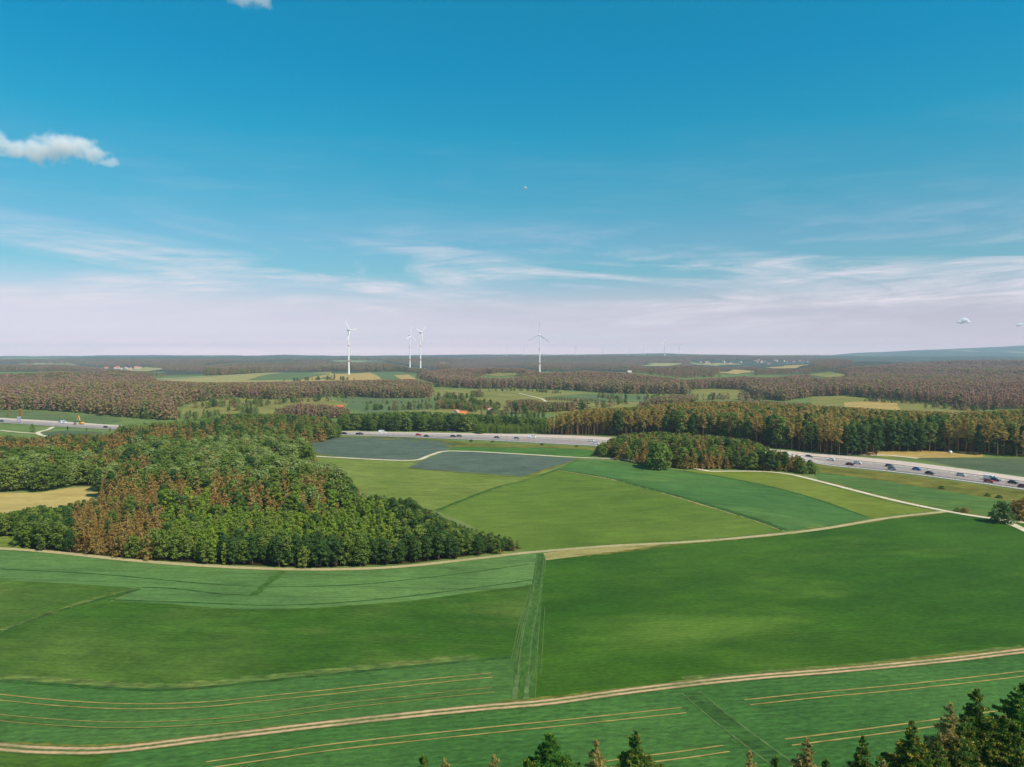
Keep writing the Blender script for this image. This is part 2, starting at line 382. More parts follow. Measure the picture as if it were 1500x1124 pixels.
tag(link('ground', mesh('ground', v, f), mat=m, smooth=True), 'grassy farmland rolling away to wooded ridges on the horizon', kind='structure')
#PART2
# ------------------------------------------------------------------ fields (photo pixel outlines dropped on the ground)
teal1, teal2 = (.050, .165, .068), (.075, .205, .092)
M_low = crop_mat('cereal_low', (0.050, 0.150, 0.047), (0.073, 0.185, 0.064), rot=7, patch=30, rows=.10, row_w=1.2, grain=.36, drill=.07, seed=1)
M_mid = crop_mat('cereal_middle', (0.064, 0.166, 0.057), (0.090, 0.196, 0.073), rot=6, patch=34, rows=.09, row_w=1.2, grain=.34, drill=.07, seed=2)
M_teal = crop_mat('cereal_bluish', (0.106, 0.224, 0.098), (0.138, 0.254, 0.114), rot=-4, patch=40, rows=.10, row_w=2.5, lane=.16, lane_w=9, grain=.22, seed=3)
M_olive = crop_mat('meadow_olive', (0.045, 0.127, 0.015), (0.095, 0.174, 0.043), rot=-5, patch=38, c3=(0.158, 0.234, 0.072), p3=26, rows=.10, row_w=3.5, grain=.32, drill=.05, lane=.05, lane_w=17, seed=14, contrast=(.38, .66))
M_dark = crop_mat('barley_dark', (0.037, 0.116, 0.009), (0.061, 0.149, 0.018), rot=8, patch=55, c3=(.150, .260, .055), p3=34, rows=.08, row_w=3.5, lane=.07, lane_w=21, grain=.30, seed=9, contrast=(.40, .62))
M_main = crop_mat('barley_light', (0.110, 0.196, 0.033), (0.146, 0.225, 0.048), rot=12, patch=60, rows=.09, row_w=3.5, lane=.07, lane_w=18, grain=.2, seed=6)
M_deep = crop_mat('cereal_deep', (0.070, 0.176, 0.064), (0.090, 0.207, 0.077), rot=-30, patch=40, c3=(0.133, 0.241, 0.090), p3=20, rows=.12, row_w=4, lane=.08, lane_w=12, grain=.2, seed=7)
M_yell = crop_mat('barley_yellowish', (0.169, 0.232, 0.039), (0.215, 0.264, 0.064), rot=-30, patch=40, rows=.10, row_w=3, lane=.06, lane_w=14, grain=.2, seed=8)
M_olv2 = crop_mat('meadow_mown', (0.167, 0.234, 0.057), (0.216, 0.275, 0.084), rot=2, patch=26, rows=.12, row_w=2.4, lane=.14, lane_w=8, grain=.22, seed=10)
M_blue = crop_mat('rapeseed_grey', (0.105, 0.147, 0.181), (0.130, 0.171, 0.213), rot=3, patch=26, rows=.14, row_w=4, lane=.16, lane_w=9, grain=.28, seed=11)
M_brite = crop_mat('clover_bright', (0.068, 0.174, 0.045), (0.094, 0.200, 0.060), rot=0, patch=30, grain=.2, seed=12)
M_verge = crop_mat('verge_rough', (0.150, 0.165, 0.032), (0.240, 0.215, 0.063), rot=-20, patch=12, c3=(0.066, 0.100, 0.023), p3=9, rows=.2, row_w=2.5, grain=.35, seed=13)
M_wedge = crop_mat('straw_grass', (0.378, 0.340, 0.187), (0.450, 0.383, 0.242), rot=6, patch=14, c3=(0.225, 0.255, 0.099), p3=7, rows=.1, row_w=1.5, grain=.22, seed=15)
M_strip = crop_mat('grass_strip', (0.051, 0.135, 0.034), (0.072, 0.158, 0.044), rot=85, patch=12, c3=(0.136, 0.198, 0.064), p3=8, rows=.15, row_w=1.2, grain=.3, seed=16)
M_bare = crop_mat('bare_soil', (.50, .39, .22), (.57, .45, .26), rot=3, patch=20, rows=.06, row_w=2.5, lane=.05, lane_w=6, grain=.12, seed=17)
M_tan = crop_mat('stubble_ochre', (0.456, 0.324, 0.156), (0.551, 0.396, 0.228), rot=3, patch=14, rows=.1, row_w=2, grain=.2, seed=18)
M_sea = crop_mat('maize_bluegreen', (0.094, 0.135, 0.114), (0.121, 0.162, 0.144), rot=-35, patch=40, rows=.07, row_w=4, lane=.08, lane_w=8, grain=.2, seed=19)
M_past = crop_mat('pasture_far', (0.230, 0.236, 0.085), (0.310, 0.274, 0.119), rot=0, patch=70, c3=(0.149, 0.189, 0.059), p3=30, rows=.1, row_w=10, grain=.2, seed=20)
M_pteal = crop_mat('cereal_far', (0.115, 0.175, 0.099), (0.149, 0.202, 0.121), rot=0, patch=60, rows=.08, row_w=10, grain=.2, seed=21)
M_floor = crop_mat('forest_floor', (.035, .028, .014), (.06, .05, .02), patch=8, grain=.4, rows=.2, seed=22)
M_dkgreen = crop_mat('crop_edge', (.040, .115, .035), (.055, .135, .045), patch=9, grain=.35, rows=.25, row_w=1.2, seed=23)  # dark green; at field edges the dark line of crop height put into colour
M_tall = crop_mat('dry_grass_fringe', (.10, .18, .06), (.17, .22, .085), patch=7, grain=.35, rows=.25, row_w=1.5, seed=24)

T1 = [(-260, 1058), (-120, 1082), (0, 1095), (80, 1100), (170, 1098.5), (300, 1083), (500, 1059), (700, 1038), (800, 1029.5), (900, 1016), (1000, 1003.5), (1100, 993), (1200, 985), (1300, 976), (1400, 966), (1500, 954), (1640, 938), (1800, 918), (2100, 884), (2500, 840)]
P1 = [(-60, 802), (50, 807), (200, 822), (330, 831), (430, 834.5), (520, 834), (600, 829.5), (700, 818.5), (780, 809.5), (900, 800), (1000, 795), (1100, 787), (1200, 776), (1300, 759.5), (1385, 750)]
P2b = [(1040, 691), (1110, 691), (1155, 695), (1200, 705.5), (1300, 731), (1390, 750), (1450, 759.5), (1500, 766), (1580, 776), (1760, 797), (2100, 816)]
P2a = [(380, 662), (410, 665.5), (500, 671), (580, 674.8), (612, 674), (630, 667.5), (650, 661.8), (680, 661.6), (750, 665), (870, 671.5), (945, 677.5), (1000, 683), (1040, 691)]

def fld(name, pts, mat, lay, label): return sheet(name, pts, mat, lay, label)
T1n = [p for p in T1]
fld('field', T1n + [(2600, 900), (2400, 1180), (1500, 1500), (750, 1700), (0, 1500), (-500, 1180)], M_low, 1, 'low bluish green cereal field below the two-rut dirt track')
fld('field', [(0, 1099), (80, 1103), (166, 1103), (150, 1124), (120, 1200), (-260, 1140), (-160, 1085)], M_olive, 2, 'olive grass corner below the bend of the dirt track')
Bup = [(-160, 985), (0, 997), (100, 1004.5), (200, 1010.5), (280, 1009), (400, 997), (500, 986.5), (600, 977), (700, 967.5), (752, 963)]
fld('field', [(-260, 1058), (-120, 1082)] + T1[2:9][:-1] + [(752, 1034.5), (753, 1000)] + Bup[::-1], M_mid, 1, 'bluish green cereal strip above the dirt track with pale tramlines')
Cup = [(205, 863), (160, 881), (250, 885), (330, 893), (450, 892), (600, 881), (700, 867), (780, 857.5)]
fld('field', Bup + [(760, 930), (779, 858)] + Cup[::-1][1:-1] + [(205, 863), (90, 892), (0, 925), (-160, 968)], M_olive, 1, 'broad olive green meadow fading to dark green at its lower edge')
fld('field', [(-160, 968), (0, 925), (90, 892), (205, 863), (150, 858), (60, 853), (0, 850), (-160, 846)], M_olive, 1, 'olive meadow corner above the diagonal dark furrow')
fld('field', [(-160, 846), (0, 850), (60, 853), (150, 858), (205, 863), (165, 881), (250, 885), (330, 893), (450, 892), (600, 881), (700, 867), (780, 857.5), (786, 812)] + P1[::-1][6:-1] + [(-60, 802), (-160, 796)], M_teal, 2, 'bluish green cereal band between the wood and the olive meadow')
fld('grass_strip', [(786, 811), (800, 811), (796, 850), (790, 930), (783, 1033), (753, 1036), (752, 963), (762, 925), (778, 860)], M_strip, 2, 'narrow grass strip with faint wheel lines between the two big meadows')
fld('field', [(800, 820), (850, 815), (920, 806), (1000, 796), (1100, 788), (1200, 777), (1300, 760.5), (1385, 751), (1450, 760), (1500, 767), (1600, 778), (1760, 798), (2400, 834), (2500, 840), (2100, 884), (1800, 918), (1640, 938), (1500, 954), (1400, 966), (1300, 976), (1200, 985), (1100, 993), (1000, 1003.5), (900, 1016), (784, 1031), (790, 930), (796, 850)], M_dark, 1, 'large dark green barley field east of the grass strip')
fld('grass_verge', [(796, 811), (830, 806), (900, 800.5), (980, 796.5), (920, 806.5), (860, 814), (800, 821)], M_wedge, 3, 'straw coloured wedge of dry grass beside the farm path')
Ftop = [(632, 745), (720, 716), (815, 688)]
fld('field', [(640, 748), (720, 716), (770, 702), (815, 688), (905, 704), (1000, 730), (1100, 760), (1150, 777), (1200, 775), (1100, 786), (1000, 794), (900, 799), (780, 808.5), (745, 800), (690, 770)], M_main, 1, 'large yellow green barley field beyond the tip of the wood')
fld('field', [(815, 688), (848, 674), (945, 680), (1000, 690), (1060, 699), (1130, 713), (1200, 732), (1270, 758), (1290, 760), (1200, 775.5), (1150, 777), (1100, 758.5), (1000, 728.5), (905, 702.5)], M_deep, 2, 'deep green cereal strip running diagonally down to the farm path')
fld('field', [(1000, 690), (1060, 690), (1110, 691), (1155, 695), (1200, 706), (1300, 732), (1385, 750), (1280, 760), (1200, 732), (1130, 713), (1060, 699)], M_yell, 1, 'yellowish barley field under the white farm path')
fld('field', [(418, 656), (455, 648), (495, 641), (560, 641), (640, 645), (668, 652), (650, 661), (630, 667), (612, 673), (580, 674), (500, 670.5)], M_blue, 1, 'grey blue rapeseed field beside the motorway')
fld('field', [(597, 686), (622, 674), (650, 663), (680, 662), (750, 665.5), (848, 672.5), (800, 688), (765, 698)], M_blue, 1, 'grey blue rapeseed field inside the bend of the white path')
fld('field', [(664, 655), (700, 655), (780, 656), (866, 659), (880, 671), (750, 664.5), (680, 661), (655, 661)], M_brite, 2, 'bright green clover field between the motorway and the white path')
fld('field', [(400, 668), (500, 672), (580, 675.5), (608, 676), (597, 686), (560, 697), (518, 709), (470, 700), (430, 680)], M_olv2, 1, 'mown olive meadow in the corner below the white path')
fld('field', [(518, 709), (560, 697), (597, 687), (765, 699), (800, 689), (815, 688), (770, 702), (720, 716), (636, 748), (580, 735), (530, 720)], M_olv2, 2, 'striped light green meadow under the grey blue field')
fld('verge', [(495, 640), (560, 642), (640, 645), (700, 649), (800, 653), (880, 656), (1000, 664), (1100, 671), (1190, 679), (1300, 693), (1400, 706), (1520, 722), (1620, 741), (1800, 781), (1800, 790), (1620, 760), (1520, 741), (1400, 722), (1300, 706), (1190, 690), (1100, 676), (880, 661), (780, 656.5), (700, 655.5), (660, 656), (640, 648)], M_verge, 1, 'rough olive verge along the near side of the motorway')
fld('field', [(1188, 690), (1300, 706), (1400, 722), (1520, 741), (1600, 760), (1500, 765), (1450, 758.5), (1390, 749), (1300, 730.5), (1200, 705)], crop_mat('cereal_patchy', (.085, .185, .065), (.12, .21, .075), rot=-28, patch=25, c3=(.20, .25, .06), p3=14, rows=.15, row_w=4, lane=.10, lane_w=10, grain=.22, seed=31), 2, 'patchy green field between the white path and the motorway')
fld('field', [(1335, 671), (1420, 671), (1500, 672), (1700, 678), (1900, 690), (1900, 770), (1640, 720), (1500, 698), (1400, 684)], M_sea, 1, 'blue green maize field beyond the motorway')
fld('field', [(1262, 667), (1275, 661), (1350, 660), (1440, 662), (1440, 670), (1335, 671.5)], M_tan, 1, 'ochre stubble strip at the foot of the pine wood')
fld('field', [(-80, 756), (-80, 722), (0, 722), (60, 722), (100, 715), (138, 714), (152, 720), (150, 740), (120, 752), (40, 762)], M_bare, 2, 'bare sandy field enclosed by the wood')
fld('field', [(388, 664), (400, 655), (424, 652), (420, 664)], M_bare, 2, 'small sandy patch where the white path meets the wood')
fld('field', [(-60, 808), (-60, 790), (25, 786), (30, 803)], M_olv2, 3, 'light grass corner at the west end of the wood')
fld('forest_floor', [(-60, 760), (0, 775), (30, 803), (60, 805.5), (120, 811.5), (200, 818.5), (300, 826), (450, 831.5), (600, 826), (766, 804), (740, 797), (690, 785), (600, 755), (500, 725), (430, 695), (390, 668), (380, 658), (420, 653), (480, 642), (400, 634), (300, 632), (180, 640), (0, 650), (-60, 660), (-60, 715), (0, 719), (90, 712), (150, 712), (165, 742), (100, 757)], M_floor, 1, 'dark brown forest floor under the wood')
fld('forest_floor', [(875, 662), (935, 679), (1000, 687), (1090, 687), (1195, 690), (1185, 680), (1100, 668), (1000, 660), (900, 652)], M_floor, 2, 'dark brown ground under the copse on the bank')
fld('forest_floor', [(800, 636), (960, 641), (1050, 646), (1180, 661), (1230, 666), (1285, 665), (1285, 659), (1500, 664), (1640, 668), (1640, 640), (1400, 632), (1000, 624), (800, 622)], M_floor, 1, 'dark brown ground under the pine wood')
# middle distance
fld('field', [(-60, 600), (20, 602), (60, 603), (170, 611), (180, 617), (150, 622), (90, 617.5), (0, 612), (-60, 610)], M_pteal, 1, 'green field between the motorway and the far wood')
fld('field', [(60, 634), (100, 631), (150, 633), (150, 640), (60, 640)], M_sea, 2, 'small blue green field below the motorway embankment')
fld('field', [(265, 600), (290, 588), (340, 588), (352, 606), (300, 618), (270, 614)], M_past, 1, 'light pasture in the valley behind the wood')
fld('field', [(330, 600), (320, 584), (400, 584), (470, 583), (510, 590), (500, 612), (420, 612)], M_past, 2, 'pale green pasture below the wooded slope')
fld('field', [(500, 598), (500, 580), (560, 580), (625, 583), (655, 597), (640, 606), (560, 608)], M_pteal, 1, 'bluish green field in the valley floor')
fld('field', [(580, 603), (650, 599), (700, 601), (740, 612), (640, 618)], M_past, 2, 'small meadow beside the farmhouse')
fld('field', [(632, 571), (700, 571), (760, 571), (830, 574), (900, 578), (1010, 579), (960, 600), (900, 606), (820, 606), (740, 604), (690, 594), (650, 596)], M_past, 3, 'wide light pasture on the far valley side')
fld('field', [(795, 583), (860, 577), (950, 578.5), (952, 589), (860, 591)], M_pteal, 4, 'teal strip field across the pale pasture')
fld('field', [(222, 557), (320, 551), (400, 546.5), (485, 545.5), (490, 556), (440, 560), (300, 560)], M_wedge, 1, 'long straw coloured field on the far hill')
fld('field', [(362, 557.5), (380, 551.5), (440, 546.5), (484, 548), (479, 556.5)], M_pteal, 2, 'green wedge field on the far hill')
fld('field', [(425, 561), (492, 548), (545, 545.6), (560, 556.5), (500, 560)], M_tan, 2, 'ochre stubble field below the first wind turbine')
fld('field', [(541, 546), (590, 545.2), (610, 556.5), (562, 557)], M_pteal, 3, 'green field beside the ochre stubble on the far hill')
fld('field', [(577, 550.6), (598, 549.6), (612, 556), (590, 557.5)], M_tan, 4, 'small ochre field near the far pine wood')
fld('field', [(1012, 571), (1050, 570), (1092, 572), (1098, 586), (1020, 586)], M_past, 1, 'light clearing in the far forest')
fld('field', [(1188, 582), (1240, 580.5), (1285, 585), (1350, 590), (1440, 601), (1440, 618), (1180, 612)], M_past, 1, 'long pale clearing behind the pine wood')
fld('field', [(1236, 590), (1282, 588), (1312, 588), (1325, 606), (1240, 606)], M_tan, 2, 'ochre patch in the long clearing')
for i, q in enumerate([[(930, 537.5), (960, 533), (1005, 533.5), (975, 537.6)], [(1015, 535), (1050, 533), (1090, 534.5), (1050, 537)], [(1120, 540), (1150, 536.5), (1185, 535), (1160, 540.5)], [(1045, 546), (1075, 542), (1110, 545), (1080, 549)], [(1180, 549), (1215, 546), (1245, 550), (1210, 553.5)], [(170, 543.5), (215, 538.6), (245, 541), (215, 545)], [(690, 549.5), (735, 546.8), (770, 549), (735, 552)], [(60, 545), (100, 543), (120, 545), (90, 547)]]):
    fld('field', q, [M_wedge, M_wedge, M_tan, M_tan, M_past, M_wedge, M_past, M_past][i], 3, ['pale stubble strip on the far ridge', 'pale strip below the far village', 'ochre field beside the far village', 'small reddish ochre clearing on the far slope', 'little green clearing in the purple forest', 'pale field by the western village', 'light clearing between two far woods', 'thin pale meadow at the edge of the western wood'][i])

# field margins, furrows, tramlines
def edge(pts, w, mat, label, lay=4, wob=.18): return ribbon('field_margin', pts, w, mat, lay, label, wob=wob)
edge(Bup[1:], 1.0, M_dkgreen, 'dark edge line of crop height between cereal strip and olive meadow')
edge([(x, y - 4.5) for x, y in Bup[1:-1]], 2.6, M_tall, 'pale grassy fringe above the dark edge line', 3, .25)
edge([(905, 703.4), (1000, 729.2), (1100, 759), (1150, 777)], 3.2, M_dkgreen, 'dark diagonal margin of the deep green strip', 4, .05)
edge([(815, 688.5), (860, 695), (905, 703.4)], 2.4, M_dkgreen, 'dark margin at the top of the barley field', 4, .05)
edge([(1000, 690), (1060, 699.5), (1130, 713.5), (1200, 733), (1270, 758)], 1.2, M_dkgreen, 'thin dark margin under the yellowish barley', 4, .1)
edge([(640, 748), (720, 717), (770, 703.5), (815, 688.8), (845, 675)], 2.0, M_olive, 'dark grassy balk between striped meadow and barley', 4, .2)
edge([(1000, 1006 - 11), (1150, 983), (1300, 970), (1400, 959), (1500, 948)], 1.5, M_tall, 'pale grass fringe above the dirt track', 3, .3)
edge([(-60, 952), (0, 927), (90, 894), (205, 864)], .9, M_dkgreen, 'dark diagonal furrow across the olive meadow', 4, .2)
edge([(208, 860.5), (260, 863), (320, 870), (371, 872.5)], .7, M_dkgreen, 'dark furrow line in the bluish cereal band', 4, .15)
edge([(371, 872.5), (392, 855), (415, 836)], 2.2, M_strip, 'grassy wheel lane climbing to the wood edge', 4, .1)
edge([(160, 879), (300, 884), (420, 887), (560, 878), (700, 861), (780, 850)], .6, M_dkgreen, 'faint dark tramline at the foot of the bluish band', 4, .15)
edge([(0, 834), (150, 842), (340, 858), (500, 858), (640, 845), (775, 827)], .5, M_dkgreen, 'faint dark tramline through the bluish band', 4, .2)
edge([(0, 1030 + 24), (120, 1066), (230, 1066), (350, 1058), (500, 1038), (640, 1020)], .4, M_dkgreen, 'faint dark tramline in the cereal strip', 4, .2)
edge([(1012, 1015), (1050, 1047), (1100, 1086), (1160, 1130), (1240, 1190)], 3.6, M_dkgreen, 'dark grassy lane running diagonally through the low field', 4, .04)
M_tram = flat('tramline_soil', (.34, .245, .075), .9, .1, var=.38, vs=.35)
M_pale = flat('tramline_dry_grass', (.095, .15, .045), .9, .1, var=.35, vs=.6)
def tram(pts, label, w=.30, gap=.9, mat=M_tram): return ribbon('wheel_track', pts, w, mat, 5, label, lanes=(-gap, gap), wob=.14)
tram([(1095, 1029.5), (1200, 1018.5), (1300, 1009.5), (1400, 999), (1500, 987.5), (1600, 975)], 'bright ochre tramline pair below the dirt track, upper one')
tram([(1155, 1088), (1250, 1076), (1350, 1062.5), (1450, 1048.5), (1560, 1032)], 'bright ochre tramline pair half hidden by spruces')
tram([(300, 1122), (400, 1107.5), (500, 1093.5), (700, 1072), (850, 1057), (1002, 1041)], 'long ochre tramline pair across the low field')
tram([(890, 1121), (950, 1112.5), (1010, 1105), (1064, 1097)], 'short ochre tramline pair beside the spruce tip')
tram([(-60, 1013), (0, 1022), (100, 1031.5), (200, 1035.5), (300, 1032.5), (400, 1022.5), (500, 1012.5), (600, 1001.5), (721, 989.5)], 'curving ochre tramline pair in the cereal strip', .28)
tram([(-60, 1042), (0, 1052), (120, 1061), (220, 1062), (350, 1054), (500, 1034.5), (600, 1023.5), (722, 1011)], 'faint broken tramline pair in the cereal strip', .16)
tram([(762, 1026), (764, 1005), (766, 990)], 'pale worn wheel lines in the grass strip', .9, 1.0, M_pale)
tram([(766, 990), (773, 930), (786, 868), (792, 815)], 'thin pale wheel lines along the grass strip', .25, 1.0, M_pale)
tram([(753, 965), (766, 905), (780, 860)], 'pale edge lines beside the olive meadow', .22, .5, M_pale)
tram([(788, 990), (791, 950), (795, 890)], 'pale edge lines beside the dark barley', .16, .5, M_pale)
tram([(1012, 1015), (1050, 1047), (1100, 1086), (1160, 1130)], 'pale worn edges of the diagonal grassy lane', .3, 1.7, M_pale)
tram([(0, 907), (60, 890), (150, 868)], 'pale lines in the olive corner meadow', .3, 1.0, M_pale)

for pts_, w_, m_, l_ in [([(418, 657.5), (500, 671 - .8), (580, 674.3)], 2.2, M_verge, 'weedy margin between rapeseed and white path'), ([(500, 640.6), (560, 641), (640, 644.6), (668, 651)], 3.0, M_verge, 'weedy margin along the upper rapeseed field'), ([(598, 686), (680, 693), (765, 698.3), (800, 688), (847, 673.5)], 1.6, M_verge, 'ragged margin under the inner rapeseed field'), ([(815, 689), (905, 704.6), (1000, 731), (1100, 761), (1148, 778)], 1.4, M_wedge, 'thin straw line beside the deep green strip'), ([(0, 924), (70, 900), (150, 874), (205, 862)], 1.6, M_tall, 'pale weedy balk beside the diagonal furrow'), ([(640, 750), (720, 718.5), (815, 690)], 1.2, M_tall, 'pale grass line beside the balk'), ([(800, 806), (900, 798.6), (1000, 793.5), (1150, 779.5), (1300, 757.5), (1385, 748.6)], 1.6, M_tall, 'tall grass verge on the upper side of the farm path'), ([(860, 815), (1000, 797.5), (1150, 783), (1300, 762), (1380, 752.5)], 1.5, M_verge, 'weedy verge on the lower side of the farm path'), ([(1200, 707.4), (1300, 733), (1385, 751.5)], 1.6, M_tall, 'grass verge below the white path'), ([(1200, 703.6), (1300, 728.8), (1385, 747.6), (1450, 757)], 2.0, M_verge, 'weedy verge above the white path'), ([(785, 858), (600, 882), (450, 893), (330, 894), (165, 882)], 1.5, M_olive, 'ragged seam between the bluish cereal and the olive meadow'), ([(0, 1089), (170, 1092), (400, 1066.5), (700, 1034), (900, 1011.5), (1000, 999.5), (1200, 981), (1500, 950)], .8, M_verge, 'weedy upper verge of the dirt track')]:
    ribbon('field_margin', pts_, w_, m_, 4, l_, wob=.42, n=16)
# ------------------------------------------------------------------ paths
M_dirt = track_mat('dirt_track', ((.60, .385, .215), (.51, .315, .17)), ((.06, .115, .03), (.15, .15, .05)), ((.25, .125), (.75, .125)), .05)
ribbon('dirt_track', T1, 2.5, M_dirt, 6, 'pale two-rut dirt track crossing the foreground fields', n=10)
M_farm = track_mat('farm_path', ((.50, .38, .21), (.42, .33, .17)), ((.20, .22, .07), (.34, .29, .13)), ((.3, .2), (.7, .2)), .07)
ribbon('farm_path', P1, 2.4, M_farm, 5, 'sandy farm path along the edge of the wood', n=10)
M_white = track_mat('gravel_path', ((.72, .60, .44), (.64, .52, .37)), ((.45, .38, .24), (.3, .3, .14)), ((.5, .40), (.5, .4)), .06)
ribbon('gravel_path', P2a, 3.2, M_white, 5, 'white gravel path winding past the grey blue fields', n=10)
ribbon('gravel_path', P2b, 3.0, M_white, 5, 'white gravel path running down from the copse to the path fork', n=10)
ribbon('gravel_path', [(1470, 763), (1490, 772), (1520, 786)], 3.2, M_white, 6, 'short gravel spur beside the dark bush', n=6)
ribbon('farm_path', [(0, 631), (24, 633.6), (60, 636)], 3.5, M_white, 5, 'pale lane beyond the wood near the motorway', n=6)
ribbon('farm_path', [(78, 626), (70, 630), (56, 634), (60, 638), (75, 641)], 3.5, M_white, 5, 'pale lane bending below the motorway', n=6)
ribbon('farm_path', [(228, 556.5), (300, 552.5), (360, 549.6), (430, 546.5), (480, 546)], 7, M_white, 6, 'pale country road along the far hill', n=6)
ribbon('farm_path', [(760, 577), (790, 584), (800, 589)], 4, M_white, 6, 'faint track on the far pasture', n=6)
ribbon('farm_path', [(1225, 664.5), (1275, 667.5), (1300, 667.5), (1345, 672.2)], 5, M_white, 6, 'sandy lane joining the motorway verge by the pine wood', n=6)

# ------------------------------------------------------------------ motorway
TOPE = [(-120, 602), (0, 613), (90, 618), (170, 623.5), (250, 627), (350, 629.5), (500, 632.5), (600, 633.9), (700, 635.4), (800, 637.2), (870, 640), (1000, 648), (1100, 655.5), (1190, 664.5), (1300, 673.5), (1400, 686), (1500, 700), (1620, 719), (1800, 755), (2100, 825)]
BOTE = [(-120, 610), (0, 620), (90, 625.5), (170, 630), (250, 632.5), (350, 635), (500, 638), (600, 641), (700, 645), (800, 650), (870, 653.5), (1000, 661), (1100, 668), (1190, 677), (1300, 691), (1400, 704), (1500, 718), (1620, 739), (1800, 778), (2100, 858)]
TW = catmull(np.array([p2w(*p) for p in TOPE]), 12); BW = catmull(np.array([p2w(*p) for p in BOTE]), 12)
for _ in range(30):
    TW[1:-1] = .5 * TW[1:-1] + .25 * (TW[:-2] + TW[2:]); BW[1:-1] = .5 * BW[1:-1] + .25 * (BW[:-2] + BW[2:])
RW_C = (TW + BW) / 2
def road_at(px, frac):
    """world point and heading on the motorway seen at photo column px, frac 0 = far edge, 1 = near edge"""
    P = TW + (BW - TW) * frac; u, _ = w2p(P[:, 0], P[:, 1], H(P[:, 0], P[:, 1])); i = int(np.argmin(np.abs(u - px)))
    i = min(max(i, 1), len(P) - 2); j = i + 1 if u[i] < px else i - 1; t = (px - u[i]) / (u[j] - u[i] + 1e-9)
    p = P[i] + (P[j] - P[i]) * np.clip(t, 0, 1); d = P[i + 1] - P[i - 1]
    return p, math.atan2(d[1], d[0])
def road_strip(name, a, b, mat, lay, label):
    v, f, u = strip_mesh(name, TW + (BW - TW) * a, TW + (BW - TW) * b, lay, nx=3)
    return tag(link(name, mesh(name, v, f, uv=u), mat=mat, smooth=True), label, kind='structure')
def road_mat(name, c1, c2, dark=.82):
    m, nt, b, L = newmat(name)
    uv = N(nt, 'ShaderNodeUVMap', uv_map='uv'); mp = N(nt, 'ShaderNodeMapping'); mp.inputs['Scale'].default_value = (9, .02, 1); L(uv.outputs[0], mp.inputs['Vector'])
    n1 = N(nt, 'ShaderNodeTexNoise', i_Scale=1, i_Detail=3); L(mp.outputs[0], n1.inputs['Vector'])
    ge = N(nt, 'ShaderNodeNewGeometry'); n2 = N(nt, 'ShaderNodeTexNoise', i_Scale=.35, i_Detail=4); L(ge.outputs['Position'], n2.inputs['Vector'])
    c = mul(nt, L, mixc(nt, L, rng_map(nt, L, n1.outputs['Fac'], .35, .65, 0, 1), c1, c2), rng_map(nt, L, n2.outputs['Fac'], .3, .7, .88, 1.1))
    L(c, b.inputs['Base Color']); b.inputs['Roughness'].default_value = .8; b.inputs['Specular IOR Level'].default_value = .25; return m
M_conc = road_mat('road_concrete', (.64, .48, .40), (.56, .415, .34)); M_asph = road_mat('road_asphalt', (.30, .225, .205), (.36, .275, .25)); M_shld = road_mat('road_shoulder', (.45, .37, .34), (.50, .41, .38))
M_line = flat('road_paint', (.78, .78, .76), .6, var=.1)
road_strip('motorway', 0, .47, M_conc, 5, 'pale concrete carriageway of the motorway')
road_strip('central_reservation', .47, .52, flat('median_gravel', (.30, .28, .20), .9, var=.25, vs=.3), 5, 'gravel strip between the two carriageways')
road_strip('motorway', .52, .90, M_asph, 5, 'dark grey carriageway of the motorway carrying most traffic')
road_strip('hard_shoulder', .90, 1.0, M_shld, 5, 'light hard shoulder on the near side of the motorway')
for a in (.03, .445, .545, .885): road_strip('road_marking', a - .005, a + .005, M_line, 7, 'solid white edge line along the motorway')
def dashes(a, label):
    P = TW + (BW - TW) * a; s = np.concatenate([[0], np.cumsum(np.linalg.norm(np.diff(P, axis=0), axis=1))]); V, Fc = [], []
    for d in np.arange(0, s[-1] - 6, 18):
        seg = np.array([[np.interp(t, s, P[:, k]) for k in (0, 1)] for t in (d, d + 3, d + 6)])
        v, f, _ = strip_mesh('d', offset_line(seg, .1), offset_line(seg, -.1), 7); b = len(V); V += v; Fc += [tuple(i + b for i in q) for q in f]
    tag(link('road_marking', mesh('road_marking', V, Fc), mat=M_line), label, kind='structure')
dashes(.17, 'dashed white lane line on the concrete carriageway, outer'); dashes(.31, 'dashed white lane line on the concrete carriageway, inner')
dashes(.66, 'dashed white lane line on the dark carriageway, inner'); dashes(.775, 'dashed white lane line on the dark carriageway, outer')
M_steel = flat('galvanised_steel', (.45, .46, .47), .45, .5, .6)
def guard_rail(frac, label):
    P = TW + (BW - TW) * frac; t = tag(empty('guard_rail', (0, 0, 0)), label, 'guard rail', 'steel guard rails of the motorway'); b = MB(); q = MB()
    for i in range(len(P) - 1):
        p, n = P[i], P[i + 1]; d = n - p; l = np.linalg.norm(d); m_ = (p + n) / 2; a = math.atan2(d[1], d[0]); z = float(H(*m_)) + .3
        b.box((m_[0], m_[1], z + .62), (l * 1.01, .08, .31), a)
        for k in np.arange(0, l, 4): c = p + d / l * k; q.box((c[0], c[1], z + .25), (.1, .12, .7), a)
    b.build('rail_beam', M_steel, t); o = q.build('rail_posts', M_steel, t); o['kind'] = 'stuff'
guard_rail(.495, 'steel guard rail on the strip between the carriageways'); guard_rail(1.005, 'steel guard rail along the near edge of the motorway')
